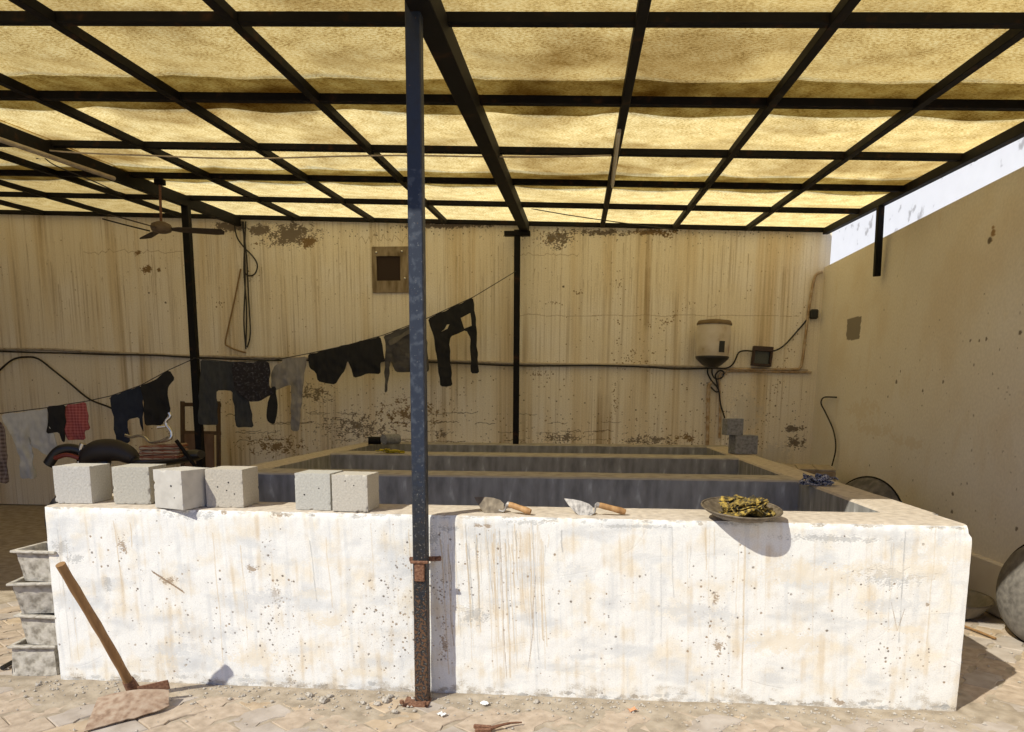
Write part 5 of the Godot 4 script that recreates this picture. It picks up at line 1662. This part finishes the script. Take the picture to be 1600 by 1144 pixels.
	var hub := onz(252, 356, ft.z)
	t = thing("ceiling_fan", "dusty brown ceiling fan with three blades, hung from the frame", "fan", hub)
	st = begin()
	tube(st, [Vector3(0, 0.02, 0), Vector3(ft.x - hub.x, ft.y - hub.y + 0.02, 0)], 0.012, 10)
	part("down_rod", st, M.rust, t)
	st = begin()
	lathe(st, [Vector2(0, 0.055), Vector2(0.04, 0.052), Vector2(0.085, 0.03), Vector2(0.095, 0.0), Vector2(0.085, -0.03), Vector2(0.05, -0.045), Vector2(0, -0.05)], Transform3D.IDENTITY, 28)
	part("motor", st, grained([[0.0, Color(0.10, 0.07, 0.04)], [1.0, Color(0.2, 0.145, 0.09)]], 0.2, 415), t)
	st = begin()
	box(st, Vector3(ft.x - hub.x, ft.y - hub.y - 0.005, 0), Vector3(0.09, 0.05, 0.06), 0.006)
	part("hanger_bracket", st, M.steel, t)
	for a in [0.25, 0.25 + TAU / 3.0, 0.25 + 2.0 * TAU / 3.0]:
		st = begin()
		prism(st, PackedVector2Array([Vector2(0.08, -0.025), Vector2(0.16, -0.055), Vector2(0.48, -0.075), Vector2(0.545, -0.06), Vector2(0.56, 0.0), Vector2(0.54, 0.05), Vector2(0.16, 0.05), Vector2(0.08, 0.025)]), Transform3D(Basis(Vector3.UP, a) * Basis(Vector3.RIGHT, PI / 2 - 0.22), Vector3(0, -0.01, 0)), 0.005)
		part("blade", st, grained([[0.0, Color(0.045, 0.032, 0.022)], [1.0, Color(0.085, 0.062, 0.042)]], 0.3, 416), t)
	# lamp battens and cables on the frame
	st = begin()
	var b0 := onplane(-30, 208, Vector3(-4, roof_y(-4, -6) - 0.09, -6), Vector3(0.032, 1, 0.0662))
	var b1 := onplane(178, 279, Vector3(-4, roof_y(-4, -6) - 0.09, -6), Vector3(0.032, 1, 0.0662))
	tube(st, [Vector3.ZERO, b1 - b0], 0.018, 12)
	o = part("conduit_pipe", st, M.conduit)
	o.position = b0
	tag(o, "straight grey pipe slung under the far main beam of the frame", "pipe")
	t = thing("lamp_batten", "unlit narrow lamp batten fixed along a roof rafter", "lamp", Vector3(0.33, roof_y(0.33, -6.0), -6.0))
	st = begin()
	var la := onplane(967, 204, Vector3(0.3, roof_y(0.3, -6) - 0.012, -6), Vector3(0.032, 1, 0.0662)) - t.position
	var lb := onplane(957, 288, Vector3(0.3, roof_y(0.3, -6) - 0.012, -6), Vector3(0.032, 1, 0.0662)) - t.position
	beam(st, la, lb, 0.03, 0.022, 0.004)
	part("housing", st, M.conduit, t)
	st = begin()
	tube(st, [la + Vector3(0, -0.02, 0), lb + Vector3(0, -0.02, 0)], 0.010, 10)
	part("tube", st, plain(Color(0.55, 0.52, 0.46), 0.3), t)
	var zc := -5.72
	wire("roof_cable", "thin grey cable slung along the roof purlin", [[40, 231], [110, 238], [230, 243], [330, 247], [430, 247], [540, 244], [640, 243], [760, 245], [860, 245], [955, 243]], zc, 0.006, M.conduit)
	wire("roof_cable", "thin dark cable looping under the farthest roof sheets", [[830, 326], [900, 338], [1000, 352], [1060, 360]], -8.2, 0.005, M.cable)
	wire("roof_cable", "slack dark cable running from the fan toward the wall", [[160, 342], [190, 350], [234, 361]], -7.2, 0.007, M.cable)
	wire("roof_cable", "dark cable drooping from the pipe under the far main beam", [[45, 232], [58, 248], [62, 240], [85, 258], [150, 285], [190, 304]], -6.3, 0.005, M.cable)

# ------------------------------------------------------------------ the dark corner
func build_dark_corner() -> void:
	var z := -6.1
	var b := onz(190, 760, z)
	b.y = 0.0
	var t := thing("motorcycle", "dark parked motorcycle with chrome handlebar levers, behind the tank", "motorcycle", b)
	var P := func(u: float, v: float, dz := 0.0) -> Vector3: return onz(u, v, z + dz) - b
	var dk := plain(Color(0.012, 0.011, 0.011), 0.35)
	for x in [-0.42, 0.72]:
		var st := begin()
		torus(st, Transform3D(Basis(Vector3.RIGHT, PI / 2), Vector3(x, 0.30, 0)), 0.30, 0.05, 0.1, 32)
		var wh := part("wheel", st, M.rubber, t)
		st = begin()
		lathe(st, [Vector2(0, 0.03), Vector2(0.05, 0.03), Vector2(0.06, 0.015), Vector2(0.2, 0.012), Vector2(0.22, 0.03), Vector2(0.22, -0.03), Vector2(0.2, -0.012), Vector2(0.06, -0.015), Vector2(0.05, -0.03), Vector2(0, -0.03)], Transform3D(Basis(Vector3.RIGHT, PI / 2), Vector3(x, 0.30, 0)), 24)
		part("rim", st, dk, wh)
	var st := begin()
	tube(st, smooth_path([Vector3(-0.42, 0.30, 0.0), Vector3(-0.36, 0.85, 0.0), Vector3(-0.32, 1.0, 0)], 4), 0.028, 10)
	part("fork", st, M.chrome, t)
	st = begin()
	tube(st, smooth_path([Vector3(-0.38, 0.9, 0), Vector3(-0.1, 0.45, 0), Vector3(0.25, 0.42, 0), Vector3(0.72, 0.32, 0)], 5), 0.03, 10)
	cbox(st, Transform3D(Basis.IDENTITY, Vector3(0.02, 0.42, 0)), Vector3(0.36, 0.3, 0.24), 0.05)
	part("engine_frame", st, M.steel, t)
	st = begin()
	tube(st, smooth_path([Vector3(-0.34, 0.84, 0), Vector3(-0.2, 0.93, 0), Vector3(0.0, 0.94, 0), Vector3(0.16, 0.86, 0)], 5), [0.04, 0.06, 0.075, 0.085, 0.092, 0.096, 0.1, 0.1, 0.098, 0.094, 0.09, 0.085, 0.08, 0.07, 0.055, 0.04], 18)
	part("fuel_tank", st, plain(Color(0.014, 0.010, 0.010), 0.55), t)
	st = begin()
	tube(st, smooth_path([Vector3(0.14, 0.85, 0), Vector3(0.4, 0.87, 0), Vector3(0.74, 0.92, 0)], 5), [0.07, 0.09, 0.1, 0.11, 0.11, 0.11, 0.11, 0.11, 0.105, 0.1, 0.07], 14, true, 0.5)
	part("seat", st, dk, t)
	st = begin()      # cowl and mudguard at the front
	tube(st, smooth_path([P.call(75, 726), P.call(88, 708), P.call(103, 702), P.call(122, 704), P.call(145, 716), P.call(170, 726)], 4), 0.03, 12, true, 1.6)
	part("front_cowl", st, dk, t)
	st = begin()
	tube(st, smooth_path([P.call(86, 716, 0.05), P.call(104, 711, 0.06), P.call(124, 716, 0.05)], 4), 0.02, 10)
	part("cowl_trim", st, plain(Color(0.16, 0.02, 0.012), 0.4), t)
	st = begin()
	tube(st, smooth_path([P.call(196, 680, -0.3), P.call(206, 683, -0.25), P.call(216, 681, -0.2), P.call(226, 683, -0.1), P.call(235, 691, 0.0), P.call(250, 690, 0.1), P.call(265, 683, 0.2)], 4), 0.013, 10)
	part("handlebar", st, M.chrome, t)
	st = begin()
	tube(st, smooth_path([P.call(264, 645, 0.2), P.call(266, 651, 0.2), P.call(260, 657, 0.2), P.call(260, 664, 0.2), P.call(266, 672, 0.2), P.call(268, 680, 0.2), P.call(265, 686, 0.2), P.call(252, 690, 0.15)], 4), 0.014, 10)
	part("mirror_stem", st, M.chrome, t)
	st = begin()
	tube(st, [P.call(275, 688, 0.2), P.call(311, 737, 0.1)], 0.016, 10)
	part("grab_bar", st, M.steel, t)
	st = begin()
	tube(st, [P.call(246, 668, 0.2), P.call(259, 666, 0.2)], 0.012, 8)
	part("lever", st, M.chrome, t)
	# striped bundle on the seat
	st = begin()
	for k in 3:
		cbox(st, Transform3D(Basis(Vector3.UP, 0.1 * k) * Basis(Vector3.BACK, 0.05), Vector3(0, 0.03 + k * 0.042, 0)), Vector3(0.34, 0.038, 0.2), 0.012)
	var o := part("folded_cloths", st, grained([[0.0, Color(0.16, 0.04, 0.018)], [0.45, Color(0.18, 0.05, 0.02)], [0.55, Color(0.30, 0.24, 0.165)], [1.0, Color(0.36, 0.29, 0.2)]], 0.09, 421, 0.02, 0.9, 0.0, 0.0, Vector2(12, 1)))
	o.position = onz(257, 719, -6.0)
	tag(o, "stack of folded orange and cream cloths on the motorcycle seat", "cloth")
	# rack and boards behind the corner post
	t = thing("wooden_rack", "dark wooden rack standing behind the corner post", "rack", Vector3(onz(310, 700, -8.5).x, 0, -8.5))
	var lo := t.position
	st = begin()
	for u in [286.0, 342.0]: beam(st, onz(u, 815, -8.5) - lo + Vector3(0, -0.05, 0), onz(u - 1.0, 627, -8.5) - lo, 0.042, 0.04, 0.004, Vector3.BACK)
	part("upright", st, M.old_wood, t)
	for v in [632.0, 676.0]:
		st = begin()
		beam(st, onz(285, v, -8.5) - lo, onz(345, v + 1.0, -8.5) - lo, 0.03, 0.045, 0.004)
		part("crossbar", st, M.old_wood, t)
	st = begin()
	cbox(st, Transform3D(Basis(Vector3.RIGHT, -0.08), Vector3(0.03, 0.5, 0.06)), Vector3(0.36, 0.95, 0.02), 0.003)
	part("board", st, grained([[0.0, Color(0.12, 0.065, 0.035)], [1.0, Color(0.20, 0.12, 0.07)]], 0.6, 422, 0.02, 0.8, 0.0, 0.0, Vector2(1, 5)), t)

func _ready() -> void:
	# camera
	var cam := Camera3D.new()
	cam.name = "camera"
	cam.projection = Camera3D.PROJECTION_FRUSTUM
	cam.near = 0.05
	cam.far = 400.0
	cam.size = cam.near * 1144.0 / FOC
	cam.frustum_offset = Vector2(0, (PCY - 572.0) / FOC * cam.near)
	cam.transform = Transform3D(cam_basis, EYE)
	add_child(cam)
	cam.current = true
	# sky
	var we := WorldEnvironment.new()
	we.name = "environment"
	var env := Environment.new()
	env.background_mode = Environment.BG_SKY
	var sm := ProceduralSkyMaterial.new()
	sm.sky_top_color = Color(0.22, 0.40, 0.72)
	sm.sky_horizon_color = Color(0.70, 0.76, 0.82)
	sm.sky_curve = 0.12
	sm.ground_bottom_color = Color(0.35, 0.30, 0.25)
	sm.ground_horizon_color = Color(0.55, 0.52, 0.48)
	sm.sky_energy_multiplier = 1.0
	var sky := Sky.new()
	sky.sky_material = sm
	env.sky = sky
	env.tonemap_mode = Environment.TONE_MAPPER_LINEAR
	env.tonemap_exposure = 1.28
	env.sdfgi_enabled = true
	env.ssao_enabled = true
	env.ssil_enabled = true
	we.environment = env
	add_child(we)
	# sun
	var sun := DirectionalLight3D.new()
	sun.name = "sun"
	sun.light_energy = 1.3
	sun.light_color = Color(1.0, 0.982, 0.922)
	sun.light_angular_distance = 0.5
	sun.shadow_enabled = true
	add_child(sun)
	sun.look_at_from_position(Vector3(0, 10, 0), Vector3(0, 10, 0) + Vector3(0.66, -0.87, -0.645))
	make_materials()
	build_ground()
	build_walls()
	build_canopy()
	build_tank()
	print("setting ", Time.get_ticks_msec())
	build_cubes()
	build_trowels()
	build_pan()
	build_hoe()
	build_moulds()
	build_right_side()
	build_small_debris()
	print("things ", Time.get_ticks_msec())
	build_washing()
	build_fittings()
	build_dark_corner()
	print("all ", Time.get_ticks_msec())
